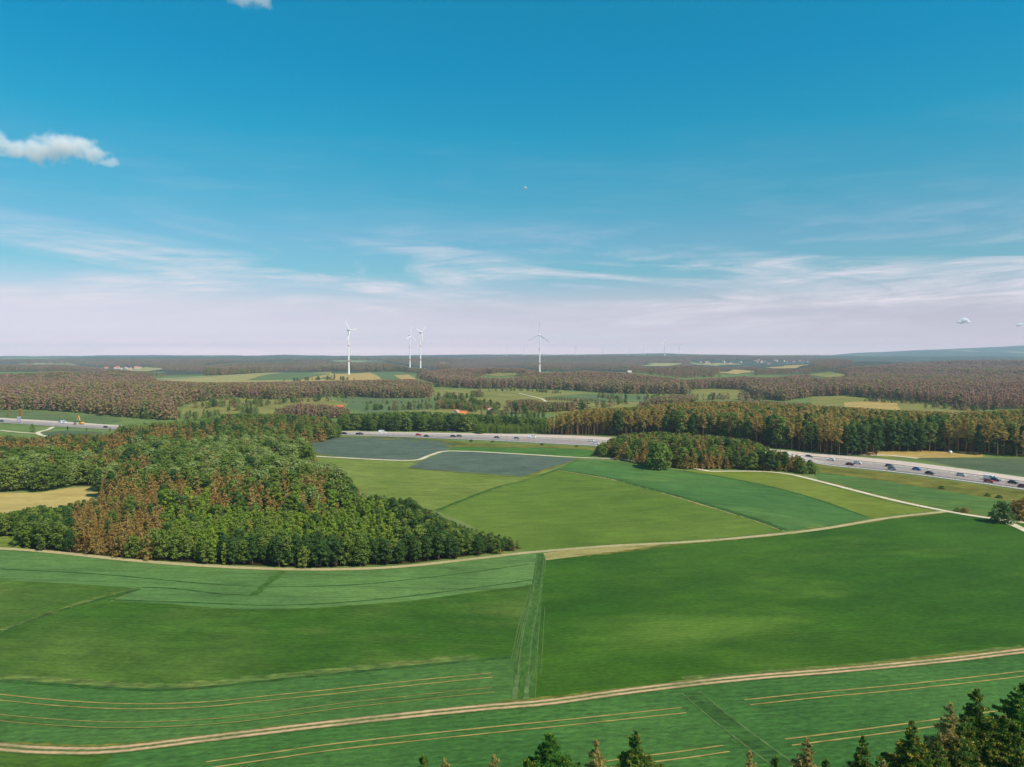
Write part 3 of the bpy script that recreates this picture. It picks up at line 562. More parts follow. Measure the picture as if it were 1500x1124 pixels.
#PART3
# ------------------------------------------------------------------ trees
def quads(C, Nn, size, asp=1.0, rng=RNG):
    C = np.asarray(C); Nn = Nn / (np.linalg.norm(Nn, axis=1)[:, None] + 1e-9); n = len(C)
    t = np.cross(Nn, rng.normal(size=(n, 3))); t /= np.linalg.norm(t, axis=1)[:, None] + 1e-9; b = np.cross(Nn, t)
    s = (np.ones(n) * size)[:, None] / 2; k = Nn * s * .35
    v = np.stack([C - t * s - b * s * asp * .45, C + t * s * .45 - b * s * asp + k, C + t * s + b * s * asp * .45, C - t * s * .45 + b * s * asp - k], 1).reshape(-1, 3)
    f = np.arange(4 * n).reshape(n, 4); return v, f
def unit(rng, n):
    d = rng.normal(size=(n, 3)); return d / np.linalg.norm(d, axis=1)[:, None]
def clumps(cs, rs, per, size, flat=.75, rng=RNG, up=.45, jit=.38, asp=1.0):
    P, D, S = [], [], []
    for c, r in zip(cs, rs):
        n = max(3, int(per)); d = unit(rng, n); d[:, 2] = np.where(d[:, 2] < -.45, -d[:, 2], d[:, 2])
        P.append(np.asarray(c) + d * (r * rng.uniform(.55, 1.08, n))[:, None] * [1, 1, flat]); D.append(d + rng.normal(0, jit, (n, 3)) + [0, 0, up]); S.append(size * rng.uniform(.7, 1.3, n))
    return quads(np.vstack(P), np.vstack(D), np.concatenate(S), asp, rng)
def trunk_mb(Ht, r0, rng, top=.65, limbs=4, bend=.15, start=.25, spread=.22):
    m = MB(); n = 6; pts = []; x = y = 0
    for i in range(n + 1):
        pts.append((x, y, -.4 + (Ht * top + .4) * i / n)); x += rng.normal(0, bend * .3); y += rng.normal(0, bend * .3)
    R = [r0 * (1.25 if i == 0 else 1 - .8 * i / n) for i in range(n + 1)]; m.tube(pts, R, 6)
    for k in range(limbs):
        i = rng.integers(max(1, int(n * start)), n); p = np.array(pts[i]); a = rng.uniform(0, 6.28); l = Ht * spread * rng.uniform(.7, 1.2)
        m.tube([p, p + np.array([math.cos(a) * l * .6, math.sin(a) * l * .6, l * .35]), p + np.array([math.cos(a) * l, math.sin(a) * l, l * .9])], [R[i] * .5, R[i] * .3, R[i] * .1], 5)
    return m
def broad_crown(rng, Ht, R, base=.14, nc=26, per=34, leaf=.5, sway=.25):
    cs, rs = [], []
    lean = rng.normal(0, sway, 2)
    for k in range(nc):
        t = (k + rng.uniform(0, 1)) / nc; z = Ht * (base + (1 - base) * t * .9)
        env = R * (math.sin(math.pi * min(1, (t * .86 + .12))) ** .55) * rng.uniform(.78, 1.12)
        a = k * 2.4 + rng.normal(0, .4); q = env * rng.uniform(.45, .78) * (1 - .45 * t ** 3)
        cs.append((math.cos(a) * q + lean[0] * t, math.sin(a) * q + lean[1] * t, z)); rs.append(R * rng.uniform(.26, .44))
    cs.append((lean[0], lean[1], Ht * .9)); rs.append(R * .36)
    return clumps(cs, rs, per, leaf, .78, rng)
def pine_crown(rng, Ht, R, bare=.5, nc=22, per=30, leaf=.6):
    cs, rs = [], []
    for k in range(nc):
        t = (k + rng.uniform(0, 1)) / nc; z = Ht * (bare + (1 - bare) * t * .95); env = R * (1.05 - .75 * t ** 1.7) * rng.uniform(.6, 1.15) * (.65 + .35 * min(1, t * 4))
        a = rng.uniform(0, 6.28); q = env * rng.uniform(.35, .8); cs.append((math.cos(a) * q, math.sin(a) * q, z)); rs.append(R * rng.uniform(.26, .46))
    cs.append((0, 0, Ht * .97)); rs.append(R * .25)
    return clumps(cs, rs, per, leaf, .42, rng, up=.5, jit=.7, asp=.6)
def layer_crown(rng, Ht, R, bare=.1, levels=10, per=6, leaf=.45, droop=.22, pw=.8, dens=20):
    """conifer with separate, drooping, spray-like branches"""
    P, D, S = [], [], []
    for i in range(levels):
        t = (i + rng.uniform(-.2, .4)) / levels; z = Ht * (bare + (1 - bare) * max(0, t)); l0 = R * max(.12, (1 - t)) ** pw
        for k in range(max(3, int(per * (1 - .4 * t)))):
            a = rng.uniform(0, 6.28); l = l0 * rng.uniform(.6, 1.15); n = max(5, int(dens * l / R)); s = rng.uniform(.15, 1, n) ** .8
            w = (.10 + .22 * np.sin(np.pi * np.clip(s, 0, 1) ** .8)) * l
            lat = rng.normal(0, .6, n) * w; x = s * l; zz = z + l * (.30 * s - (.30 + droop) * s * s * 1.5) + rng.normal(0, .05 * R, n)
            P.append(np.stack([math.cos(a) * x - math.sin(a) * lat, math.sin(a) * x + math.cos(a) * lat, zz], 1))
            D.append(np.stack([math.cos(a) * .35 + rng.normal(0, .45, n), math.sin(a) * .35 + rng.normal(0, .45, n), np.full(n, .8)], 1)); S.append(leaf * rng.uniform(.7, 1.3, n))
    P.append(np.array([[0, 0, Ht * (.93 + .07 * k / 5)] for k in range(6)])); D.append(unit(rng, 6)); S.append(np.full(6, leaf * .6))
    return quads(np.vstack(P), np.vstack(D), np.concatenate(S), .55, rng)

M_bark = flat('bark_grey', (.10, .075, .05), .9, .1, var=.3); M_barkp = flat('bark_pine', (.26, .125, .065), .9, .1, var=.3, vs=.8)
G_mid = leaf_mat('leaves_green', [(.085, .140, .020), (.14, .205, .030), (.21, .265, .045), (.27, .29, .06)])
G_dark = leaf_mat('leaves_dark', [(.038, .088, .018), (.066, .125, .025), (.11, .17, .034)])
G_pale = leaf_mat('leaves_pale', [(.20, .27, .07), (.27, .33, .09), (.32, .34, .10)])
G_lime = leaf_mat('leaves_bright', [(.14, .23, .02), (.21, .30, .028), (.31, .33, .034)])
G_rust = leaf_mat('needles_rusty', [(.24, .145, .034), (.35, .22, .056), (.43, .285, .085), (.25, .20, .048)])
G_pine = leaf_mat('needles_pine', [(.19, .165, .034), (.40, .28, .07), (.52, .35, .10), (.28, .25, .05)])
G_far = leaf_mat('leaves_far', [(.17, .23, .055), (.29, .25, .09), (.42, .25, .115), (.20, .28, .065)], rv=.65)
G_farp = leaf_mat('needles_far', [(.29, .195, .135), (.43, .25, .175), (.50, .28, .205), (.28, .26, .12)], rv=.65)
G_gold = leaf_mat('leaves_ochre', [(.50, .26, .04), (.6, .30, .05)])

PROTO = {}
def proto(key, tr, crown, bark, leafm):
    """keeps one tree as trunk + crown meshes, plus a joined mesh for the woods"""
    cv, cf = crown; a = mesh(key + '_trunk', tr.v, tr.f); a.materials.append(bark)
    c = mesh(key + '_crown', cv, cf); c.materials.append(leafm)
    b = len(tr.v); j = mesh(key, list(map(tuple, tr.v)) + list(map(tuple, cv)), list(tr.f) + [tuple(q + b) for q in cf], [0] * len(tr.f) + [1] * len(cf)); j.materials.append(bark); j.materials.append(leafm)
    o = bpy.data.objects.new(key, j); PROTO.setdefault(key.rsplit('_', 1)[0], []).append((a, c, o))
r_ = np.random.default_rng(3)
for i in range(4): proto(f'mid_{i}', trunk_mb(10, .22, r_), broad_crown(r_, 10, r_.uniform(2.5, 3.3), base=.1, per=50, leaf=.40), M_bark, G_mid)
for i in range(3): proto(f'dark_{i}', trunk_mb(10, .22, r_), broad_crown(r_, 10, r_.uniform(2.2, 2.9), base=.2, per=50, leaf=.40), M_bark, G_dark)
for i in range(2): proto(f'pale_{i}', trunk_mb(10, .24, r_), broad_crown(r_, 10, r_.uniform(3.0, 3.6), base=.1, nc=34, per=48, leaf=.42), M_bark, G_pale)
for i in range(3): proto(f'lime_{i}', trunk_mb(10, .15, r_), broad_crown(r_, 10, r_.uniform(1.25, 1.7), base=.04, nc=24, per=26, leaf=.36, sway=.1), M_bark, G_lime)
for i in range(4): proto(f'rust_{i}', trunk_mb(10, .18, r_, .95, 0, .05), layer_crown(r_, 10, r_.uniform(2.3, 2.9), bare=.14, levels=11, per=7, leaf=.5, dens=22), M_barkp, G_rust)
for i in range(4): proto(f'pine_{i}', trunk_mb(20, .24, r_, .95, 0, .12), pine_crown(r_, 20, r_.uniform(2.3, 3.0), bare=r_.uniform(.35, .5)), M_barkp, G_pine)
for i in range(2): proto(f'pineg_{i}', trunk_mb(20, .24, r_, .95, 0, .12), pine_crown(r_, 20, r_.uniform(2.4, 3.1), bare=.3, nc=26), M_barkp, G_mid)
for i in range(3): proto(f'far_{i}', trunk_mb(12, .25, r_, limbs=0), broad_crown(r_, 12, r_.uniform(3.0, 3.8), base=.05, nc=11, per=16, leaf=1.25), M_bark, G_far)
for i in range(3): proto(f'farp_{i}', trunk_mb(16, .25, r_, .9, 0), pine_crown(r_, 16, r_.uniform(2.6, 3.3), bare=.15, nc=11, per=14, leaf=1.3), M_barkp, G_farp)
proto('bush_0', trunk_mb(5, .12, r_), broad_crown(r_, 5, 3.4, base=-.02, nc=30, per=36, leaf=.42), M_bark, G_mid); proto('bushd_0', trunk_mb(5, .12, r_), broad_crown(r_, 5, 3.4, base=-.02, nc=30, per=36, leaf=.42), M_bark, G_dark); proto('bushr_0', trunk_mb(5, .12, r_), broad_crown(r_, 5, 3.4, base=-.02, nc=30, per=36, leaf=.42), M_bark, G_rust)
proto('gold_0', trunk_mb(8, .15, r_), broad_crown(r_, 8, 1.8, base=.1), M_bark, G_gold)
REF = {'mid': 10, 'dark': 10, 'pale': 10, 'lime': 10, 'rust': 10, 'pine': 20, 'pineg': 20, 'far': 12, 'farp': 16, 'gold': 8, 'bush': 5, 'bushd': 5, 'bushr': 5}

def pal(x, y, s):
    """smooth 0..1 patch value used to keep kinds of tree in groups"""
    return .5 + .25 * (math.sin(x / s + 1.7) * math.sin(y / s * 1.1 + .4) + math.sin(x / s * .43 - y / s * .57 + 2) ) + .12 * math.sin(x / s * 2.3 + y / s * 1.9)
def scatter(outline, hlo, hhi, step, kinds, holes=(), dmin=0, dmax=6000, grow=0.0, seed=0, lift=0):
    """trees of a wood: base and tip both have to fall inside the outline the photo shows"""
    rng = np.random.default_rng(seed); out = []
    P = np.array([p2w(*p) for p in outline] + [p2w(x, y, hlo) for x, y in outline]); mn, mx = P.min(0) - 5, np.minimum(P.max(0) + 5, [1e9, dmax])
    mx[1] = min(mx[1], dmax)
    gx, gy = np.meshgrid(np.arange(mn[0], mx[0], step), np.arange(mn[1], mx[1], step * .87))
    gx[1::2] += step / 2; g = np.stack([gx.ravel(), gy.ravel()], 1) + rng.uniform(-.36, .36, (gx.size, 2)) * step
    D = np.hypot(g[:, 0], g[:, 1]); 
    eff = np.maximum(step, D * grow); keep = rng.uniform(0, 1, len(g)) < (step / eff) ** 2; g, D, eff = g[keep], D[keep], eff[keep]
    z = H(g[:, 0], g[:, 1]); h = rng.uniform(hlo, hhi, len(g))
    bx, by = w2p(g[:, 0], g[:, 1], z); ok = pip(bx, by, outline)
    good = np.zeros(len(g), bool)
    for k in range(5 if holes else 3):
        tx, ty = w2p(g[:, 0], g[:, 1], z + h); o2 = ok & pip(tx, ty, outline); rpx = h * .26 * F / np.maximum(D, 50)
        for ho in holes:
            for t_ in (0, .35, .6, .85, 1):
                for e_ in (-1, 0, 1): o2 &= ~pip(bx + e_ * rpx * (1 if .2 < t_ < .9 else 0), by + (ty - by) * t_, ho)
        good |= o2; h = np.where(good, h, h * .84)
    for (x, y), zz, hh, e, d in zip(g[good], z[good], h[good], eff[good], D[good]):
        k = kinds(x, y, d, rng) if callable(kinds) else kinds[rng.integers(len(kinds))]
        sc = hh / REF[k]; wide = max(1.0, min(2.6, e / step)) * rng.uniform(.85, 1.2)
        out.append([x, y, zz - .05, sc * (wide if REF[k] < 15 or e > step else min(1.25, wide * 1.05)), sc, rng.uniform(0, 6.283), k, int(rng.integers(100)), d])
    return out

OUT1 = [(-40, 632), (45, 640), (90, 634), (165, 634), (175, 622), (240, 617), (300, 612), (330, 605), (420, 606), (480, 610), (497, 622), (498, 641), (480, 645), (424, 655), (392, 654), (400, 664), (445, 672), (492, 680), (512, 700), (530, 718), (565, 724), (602, 728), (624, 742), (657, 757), (690, 769), (735, 776), (770, 792), (768, 806), (720, 813), (660, 820), (600, 827), (520, 831), (450, 833), (380, 830), (300, 826), (200, 819), (120, 812), (60, 806), (28, 803), (25, 788), (-40, 788)]
HOLE = [(-80, 752), (-80, 721), (0, 721), (60, 721), (100, 714), (140, 714), (143, 727), (112, 733), (78, 742), (60, 738), (40, 743), (20, 748)]
def k_wood(x, y, d, rng):
    px, py = w2p(x, y, 4.0); u = rng.uniform()
    if py > 800 - abs(px - 560) * .02 and px > 330: return 'dark' if u < .55 else 'mid'
    if px < 105 and py > 740: return 'dark' if u < .35 else ('lime' if u < .55 else 'mid')
    # rusty pine stand: diagonal tongue from the sandy field to the front edge
    if 95 + rng.normal() * 14 < px < 236 + rng.normal() * 14 and py > 733 + (rng.normal() * 8): return 'rust' if u < (.90 if py < 797 else .42) else ('mid' if u < .93 else 'dark')
    if 140 < px < 500 and 716 + (px - 140) * .01 < py < 755 + rng.normal() * 9 + (0 if px < 250 else -5): return 'rust' if u < .8 else ('dark' if u < .9 else 'mid')
    if px > 575 and py > 740: return 'dark' if u < .6 else ('mid' if u < .95 else 'rust')
    if py >= 745 and px >= 240: return 'lime' if u < .72 else ('mid' if u < .93 else ('dark' if u < .985 else 'rust'))
    if px > 500: return 'dark' if u < .45 else ('mid' if u < .8 else ('pale' if u < .9 else 'rust'))
    if py > 655 and px > 300: return 'pale' if u < .40 else ('mid' if u < .72 else ('rust' if u < .92 else 'dark'))
    v = pal(x, y, 28)
    if px > 320 and py < 655: return 'rust' if u < .3 + .2 * v else ('dark' if u < .6 else 'mid')
    return 'rust' if v > .52 and u < .72 else ('pale' if u < .22 else ('mid' if u < .78 else ('dark' if u < .9 else 'rust')))
ALL = []
def front(t): py = float(w2p(t[0], t[1], float(H(t[0], t[1])))[1]); return py > (772 if 240 < w2p(t[0], t[1], 0)[0] < 620 else 750)
ALL += [t + ['wood'] for t in scatter(OUT1, 5.6, 9.6, 2.9, k_wood, [HOLE], dmax=330, seed=1) if front(t)]
for t in ALL:
    u_ = float(w2p(t[0], t[1], 0)[0]); k_ = 1 - .3 * float(sstep(600, 740, u_)); t[4] *= k_; t[3] *= (.4 + .6 * k_) * RNG.uniform(1.0, 1.3)
for t in scatter(OUT1, 9.0, 13.5, 5.6, k_wood, [HOLE], dmax=720, seed=7):
    if not front(t): t[3] *= 1.3; ALL.append(t + ['wood'])
OUT4 = [(862, 668), (868, 656), (885, 645), (915, 634), (960, 631), (1010, 634), (1060, 638), (1095, 642), (1130, 655), (1165, 664), (1185, 672), (1203, 684), (1196, 693), (1130, 692), (1080, 688), (1000, 687.5), (940, 682), (900, 671)]
def k_copse(x, y, d, rng):
    u = rng.uniform(); return 'rust' if u < .45 else ('mid' if u < .72 else ('dark' if u < .9 else 'lime'))
for t in scatter(OUT4, 6, 11.5, 4.6, k_copse, dmax=520, seed=2): t[3] *= RNG.uniform(1.15, 1.7); ALL.append(t + ['copse'])
OUT3 = [(800, 638), (800, 612), (830, 603), (860, 598), (920, 596), (980, 590), (1030, 586), (1100, 588), (1180, 592), (1250, 596), (1320, 600), (1400, 603), (1450, 601), (1560, 594), (1700, 594), (1700, 672), (1500, 671), (1430, 666), (1400, 663), (1285, 661.5), (1284, 668.5), (1230, 668), (1180, 661.5), (1050, 646), (960, 641), (870, 637.5)]
def k_pines(x, y, d, rng):
    u = rng.uniform(); px, py = w2p(x, y, 0)
    if 1240 < px < 1380 and py > 655: return 'dark' if u < .7 else 'pineg'
    return 'pine' if u < .70 else ('pineg' if u < .84 else ('dark' if u < .93 else 'mid'))
ALL += [t + ['pinewood'] for t in scatter(OUT3, 15, 21.5, 4.6, k_pines, dmax=700, seed=3)]
OUT5 = [(492, 631), (498, 606), (560, 603), (620, 602), (700, 606), (800, 612), (802, 634), (700, 629), (690, 633)]
BELT = [t + ['belt'] for t in scatter(OUT5, 9, 14.5, 5.4, lambda x, y, d, rng: ['mid', 'dark', 'mid', 'pineg', 'dark'][rng.integers(5)], dmax=760, seed=4)]
for t in BELT: t[3] *= RNG.uniform(1.1, 1.6)
ALL += BELT
OUT6 = [(690, 635), (700, 616), (740, 612), (802, 612), (806, 635), (750, 636)]
ALL += [t + ['plantation'] for t in scatter(OUT6, 4.5, 7.5, 3.2, lambda x, y, d, rng: ['lime', 'lime', 'mid'][rng.integers(3)], dmax=760, seed=5)]
for (cx, cyy, w_, n_) in [(300, 614, 34, 26), (225, 613, 26, 20), (360, 607, 20, 12)]:
    for i in range(n_):
        x_, y_ = p2w(cx + RNG.normal() * w_ * .5, cyy + RNG.normal() * 1.2); ALL.append([x_, y_, float(H(x_, y_)), .75 * RNG.uniform(.7, 1.2), .75 * RNG.uniform(.7, 1.2), RNG.uniform(0, 6.28), ['mid', 'pale', 'dark'][i % 3], i, math.hypot(x_, y_), 'wood'])
FAR = []
def far(*a, **k): FAR.extend(scatter(*a, **k))
kf = lambda p: (lambda x, y, d, rng: 'farp' if rng.uniform() < .2 + .75 * max(0, min(1, p + 1.2 * (pal(x, y, 160) - .5))) else 'far')
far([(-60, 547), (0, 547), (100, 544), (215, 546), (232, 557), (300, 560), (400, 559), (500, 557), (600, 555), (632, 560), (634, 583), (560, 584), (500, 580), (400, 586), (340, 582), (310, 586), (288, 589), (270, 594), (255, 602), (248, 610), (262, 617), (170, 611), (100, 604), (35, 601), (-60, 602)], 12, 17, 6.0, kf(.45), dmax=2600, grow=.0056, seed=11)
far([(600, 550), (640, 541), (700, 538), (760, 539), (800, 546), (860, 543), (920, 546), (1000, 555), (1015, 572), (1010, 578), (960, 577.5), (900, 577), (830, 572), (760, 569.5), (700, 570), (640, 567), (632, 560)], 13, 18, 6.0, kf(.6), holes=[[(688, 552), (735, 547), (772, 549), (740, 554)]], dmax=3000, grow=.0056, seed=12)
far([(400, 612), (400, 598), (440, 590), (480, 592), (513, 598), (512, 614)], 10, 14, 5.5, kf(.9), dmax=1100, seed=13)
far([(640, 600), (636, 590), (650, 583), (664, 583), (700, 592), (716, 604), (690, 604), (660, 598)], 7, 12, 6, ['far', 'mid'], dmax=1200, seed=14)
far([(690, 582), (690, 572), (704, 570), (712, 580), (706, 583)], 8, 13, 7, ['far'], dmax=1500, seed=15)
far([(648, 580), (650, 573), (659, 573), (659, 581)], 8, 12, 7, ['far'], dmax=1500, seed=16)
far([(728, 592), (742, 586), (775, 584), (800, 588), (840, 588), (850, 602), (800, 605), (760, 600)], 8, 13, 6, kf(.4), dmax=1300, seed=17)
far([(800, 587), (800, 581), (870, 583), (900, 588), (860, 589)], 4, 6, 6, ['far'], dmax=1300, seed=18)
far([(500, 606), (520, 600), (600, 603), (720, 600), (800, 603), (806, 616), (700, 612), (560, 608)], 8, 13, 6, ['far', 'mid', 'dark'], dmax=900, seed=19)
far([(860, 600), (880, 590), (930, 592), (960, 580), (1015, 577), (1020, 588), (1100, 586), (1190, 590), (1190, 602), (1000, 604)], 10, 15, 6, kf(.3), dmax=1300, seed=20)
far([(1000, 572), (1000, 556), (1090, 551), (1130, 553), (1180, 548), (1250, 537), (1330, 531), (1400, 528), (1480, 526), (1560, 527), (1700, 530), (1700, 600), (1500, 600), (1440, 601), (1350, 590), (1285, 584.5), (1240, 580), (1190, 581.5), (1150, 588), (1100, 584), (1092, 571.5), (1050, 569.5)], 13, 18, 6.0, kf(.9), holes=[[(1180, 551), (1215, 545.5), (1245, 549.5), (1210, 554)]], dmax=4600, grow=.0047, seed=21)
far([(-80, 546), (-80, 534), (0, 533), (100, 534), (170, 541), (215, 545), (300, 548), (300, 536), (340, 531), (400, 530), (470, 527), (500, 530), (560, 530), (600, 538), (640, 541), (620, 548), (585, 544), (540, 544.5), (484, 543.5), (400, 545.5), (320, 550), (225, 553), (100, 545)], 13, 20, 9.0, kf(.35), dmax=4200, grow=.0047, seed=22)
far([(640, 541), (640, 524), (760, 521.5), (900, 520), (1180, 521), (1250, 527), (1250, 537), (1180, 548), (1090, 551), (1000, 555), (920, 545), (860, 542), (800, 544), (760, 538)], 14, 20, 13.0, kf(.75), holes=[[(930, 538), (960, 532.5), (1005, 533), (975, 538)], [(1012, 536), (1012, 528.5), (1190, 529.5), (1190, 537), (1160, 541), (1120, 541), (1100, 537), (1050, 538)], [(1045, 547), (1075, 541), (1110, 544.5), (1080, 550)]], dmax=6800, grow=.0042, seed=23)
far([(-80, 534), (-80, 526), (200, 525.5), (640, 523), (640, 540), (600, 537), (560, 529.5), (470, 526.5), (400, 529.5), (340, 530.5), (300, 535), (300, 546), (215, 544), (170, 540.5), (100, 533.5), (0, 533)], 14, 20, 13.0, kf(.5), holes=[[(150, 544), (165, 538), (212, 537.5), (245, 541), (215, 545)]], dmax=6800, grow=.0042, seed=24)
# hedges and clumps in the valley
for n_, (pts_, w_, hs) in enumerate([([(290, 589), (330, 586), (395, 585)], 3, 5), ([(300, 598), (340, 594), (385, 592)], 3, 7), ([(345, 603), (380, 596), (430, 590), (500, 587)], 3, 6), ([(500, 590), (560, 592), (620, 590)], 2, 4), ([(430, 585), (480, 582), (520, 584)], 2, 5), ([(540, 601), (600, 600), (650, 597)], 3, 7), ([(650, 600), (690, 598), (735, 602)], 4, 8), ([(640, 588), (665, 585), (690, 590)], 3, 8), ([(655, 593), (685, 594), (715, 598)], 3, 8), ([(740, 607), (790, 604), (850, 600), (920, 592)], 4, 9), ([(880, 583), (930, 586), (985, 583)], 3, 7), ([(1000, 588), (1060, 585), (1110, 587)], 3, 9), ([(1270, 588), (1300, 590), (1345, 592)], 1.5, 5), ([(1355, 596), (1400, 600), (1440, 603)], 2, 6), ([(700, 574), (760, 573), (820, 577)], 1.5, 5), ([(420, 560), (470, 557), (520, 558)], 1.5, 8), ([(610, 556), (660, 553), (700, 551)], 1.5, 9)]):
    C_ = catmull(np.array([p2w(*q_) for q_ in pts_]), 14); rg = np.random.default_rng(100 + n_)
    for c_ in C_:
        for _ in range(3):
            if rg.uniform() < .62: continue
            o_ = c_ + rg.normal(0, w_ * 1.8, 2); h_ = hs * rg.uniform(.6, 1.35); k_ = ['far', 'mid', 'dark', 'far', 'mid', 'farp'][rg.integers(6)]; s_ = h_ / REF[k_]
            FAR.append([o_[0], o_[1], float(H(*o_)) - .1, s_ * rg.uniform(1.1, 1.9), s_, rg.uniform(0, 6.28), k_, int(rg.integers(50)), float(np.hypot(*o_))])
print('TREES', len(ALL), 'FAR', len(FAR))

KINDNAME = {'mid': 'broadleaf_tree', 'dark': 'broadleaf_tree', 'pale': 'broadleaf_tree', 'lime': 'young_tree', 'rust': 'rusty_pine', 'pine': 'pine_tree', 'pineg': 'pine_tree', 'gold': 'broadleaf_tree', 'bush': 'round_bush', 'bushd': 'round_bush', 'bushr': 'brown_shrub', 'far': 'broadleaf_tree', 'farp': 'pine_tree'}
LOOK = {'mid': 'green broadleaf tree', 'dark': 'dark green broadleaf tree', 'pale': 'pale green round-crowned tree', 'lime': 'slim bright green young tree', 'rust': 'rusty brown pine', 'pine': 'tall brownish pine with reddish trunk', 'pineg': 'tall green-crowned conifer'}
CATN = {'mid': 'tree', 'dark': 'tree', 'pale': 'tree', 'lime': 'young tree', 'rust': 'pine tree', 'pine': 'pine tree', 'pineg': 'conifer tree'}
def place_words(x, y, zone):
    px, py = w2p(x, y, 0); px, py = float(px), float(py)
    if zone == 'wood':
        if py > 790 and px > 640: return 'at the pointed east tip of the wood'
        if py > 812: return 'on the front edge of the wood along the farm path'
        if px < 110 and py > 770: return 'at the west corner of the wood below the sandy field'
        if py > 760: return 'in the front part of the wood'
        if px > 500: return 'on the meadow side of the wood'
        if px < 170: return 'in the wood around the sandy field'
        return 'deep inside the near wood'
    if zone == 'copse': return 'in the copse on the grassy bank beside the motorway'
    if zone == 'pinewood': return 'in the pine wood' + (' over the ochre stubble' if px > 1280 else (' beyond the motorway, behind the copse' if px > 870 else ', at its thin west end'))
    if zone == 'belt': return 'in the tree belt behind the straight stretch of motorway'
    return 'in the bright plantation beyond the motorway'
def place_tree(k, var, x, y, z, sw, sz, rz, label, cat, group, name=None):
    a, c, _ = PROTO[k][var % len(PROTO[k])]; nm = name or KINDNAME[k]
    e = empty(nm, (x, y, z), rz); e.scale = (sw, sw, sz); tag(e, label, cat, group)
    for n_, me in (('trunk', a), ('crown', c)):
        o = bpy.data.objects.new(n_, me); COL.objects.link(o); o.parent = e
    return e
by = {}
for t in ALL: by.setdefault(KINDNAME[t[6]], []).append(t)
REST = {}
for nm, L_ in by.items():
    L_.sort(key=lambda t: t[8] - 14 * t[4] / 10)
    for i, t in enumerate(L_):
        x, y, z, sw, sz, rz, k, var, d, zone = t
        if i < 290:
            w = place_words(x, y, zone); lab = f'{LOOK[k]} {w}'; place_tree(k, var, x, y, z, sw, sz, rz, lab, CATN[k], f'{LOOK[k]}s {w}')
        else: REST.setdefault(nm, []).append(t)
    print(nm, len(L_))

def wood(name, trees, label):
    """one mass of trees too many to count: points carrying joined tree meshes"""
    keys = sorted({(t[6], t[7] % len(PROTO[t[6]])) for t in trees}); ix = {q: i for i, q in enumerate(keys)}
    me = bpy.data.meshes.new(name); me.from_pydata([tuple(map(float, t[:3])) for t in trees], [], [])
    def att(n, ty, data, key='value'):
        a = me.attributes.new(n, ty, 'POINT'); a.data.foreach_set(key, np.asarray(data).ravel())
    att('pick', 'INT', np.array([ix[(t[6], t[7] % len(PROTO[t[6]]))] for t in trees], np.int32))
    att('turn', 'FLOAT_VECTOR', np.array([(0, 0, t[5]) for t in trees], np.float32), 'vector'); att('size', 'FLOAT_VECTOR', np.array([(t[3], t[3], t[4]) for t in trees], np.float32), 'vector')
    o = bpy.data.objects.new(name, me); COL.objects.link(o); tag(o, label, kind='stuff')
    g = bpy.data.node_groups.new(name, 'GeometryNodeTree'); g.interface.new_socket('Geometry', in_out='INPUT', socket_type='NodeSocketGeometry'); g.interface.new_socket('Geometry', in_out='OUTPUT', socket_type='NodeSocketGeometry')
    Lk = g.links.new; gi = g.nodes.new('NodeGroupInput'); go = g.nodes.new('NodeGroupOutput'); jn = g.nodes.new('GeometryNodeJoinGeometry')
    na = {}
    for n, ty in (('pick', 'INT'), ('turn', 'FLOAT_VECTOR'), ('size', 'FLOAT_VECTOR')):
        q = g.nodes.new('GeometryNodeInputNamedAttribute'); q.data_type = ty; q.inputs[0].default_value = n; na[n] = q.outputs[0]
    for q, i in ix.items():
        oi = g.nodes.new('GeometryNodeObjectInfo'); oi.inputs['Object'].default_value = PROTO[q[0]][q[1]][2]
        gt = g.nodes.new('GeometryNodeGeometryToInstance'); Lk(oi.outputs['Geometry'], gt.inputs[0])
        cmpn = g.nodes.new('FunctionNodeCompare'); cmpn.data_type = 'INT'; cmpn.operation = 'EQUAL'; Lk(na['pick'], cmpn.inputs[2]); cmpn.inputs[3].default_value = i
        ip = g.nodes.new('GeometryNodeInstanceOnPoints'); Lk(gi.outputs[0], ip.inputs['Points']); Lk(cmpn.outputs[0], ip.inputs['Selection']); Lk(gt.outputs[0], ip.inputs['Instance'])
        Lk(na['turn'], ip.inputs['Rotation']); Lk(na['size'], ip.inputs['Scale']); Lk(ip.outputs[0], jn.inputs[0])
    Lk(jn.outputs[0], go.inputs[0]); md = o.modifiers.new('wood', 'NODES'); md.node_group = g
    return o
NAMES = {'broadleaf_tree': ('broadleaf_wood', 'dense green broadleaf wood behind its front rows of trees'), 'young_tree': ('young_wood', 'mass of bright green young trees behind the front rows'), 'rusty_pine': ('rusty_pine_wood', 'mass of rusty brown pines deeper in the wood'), 'pine_tree': ('pine_wood', 'mass of tall brownish pines deeper in the pine wood')}
for nm, L_ in REST.items(): wood(NAMES[nm][0], L_, NAMES[nm][1])
wood('far_forest', FAR, 'far-off dark and purplish forests covering the rolling hills')
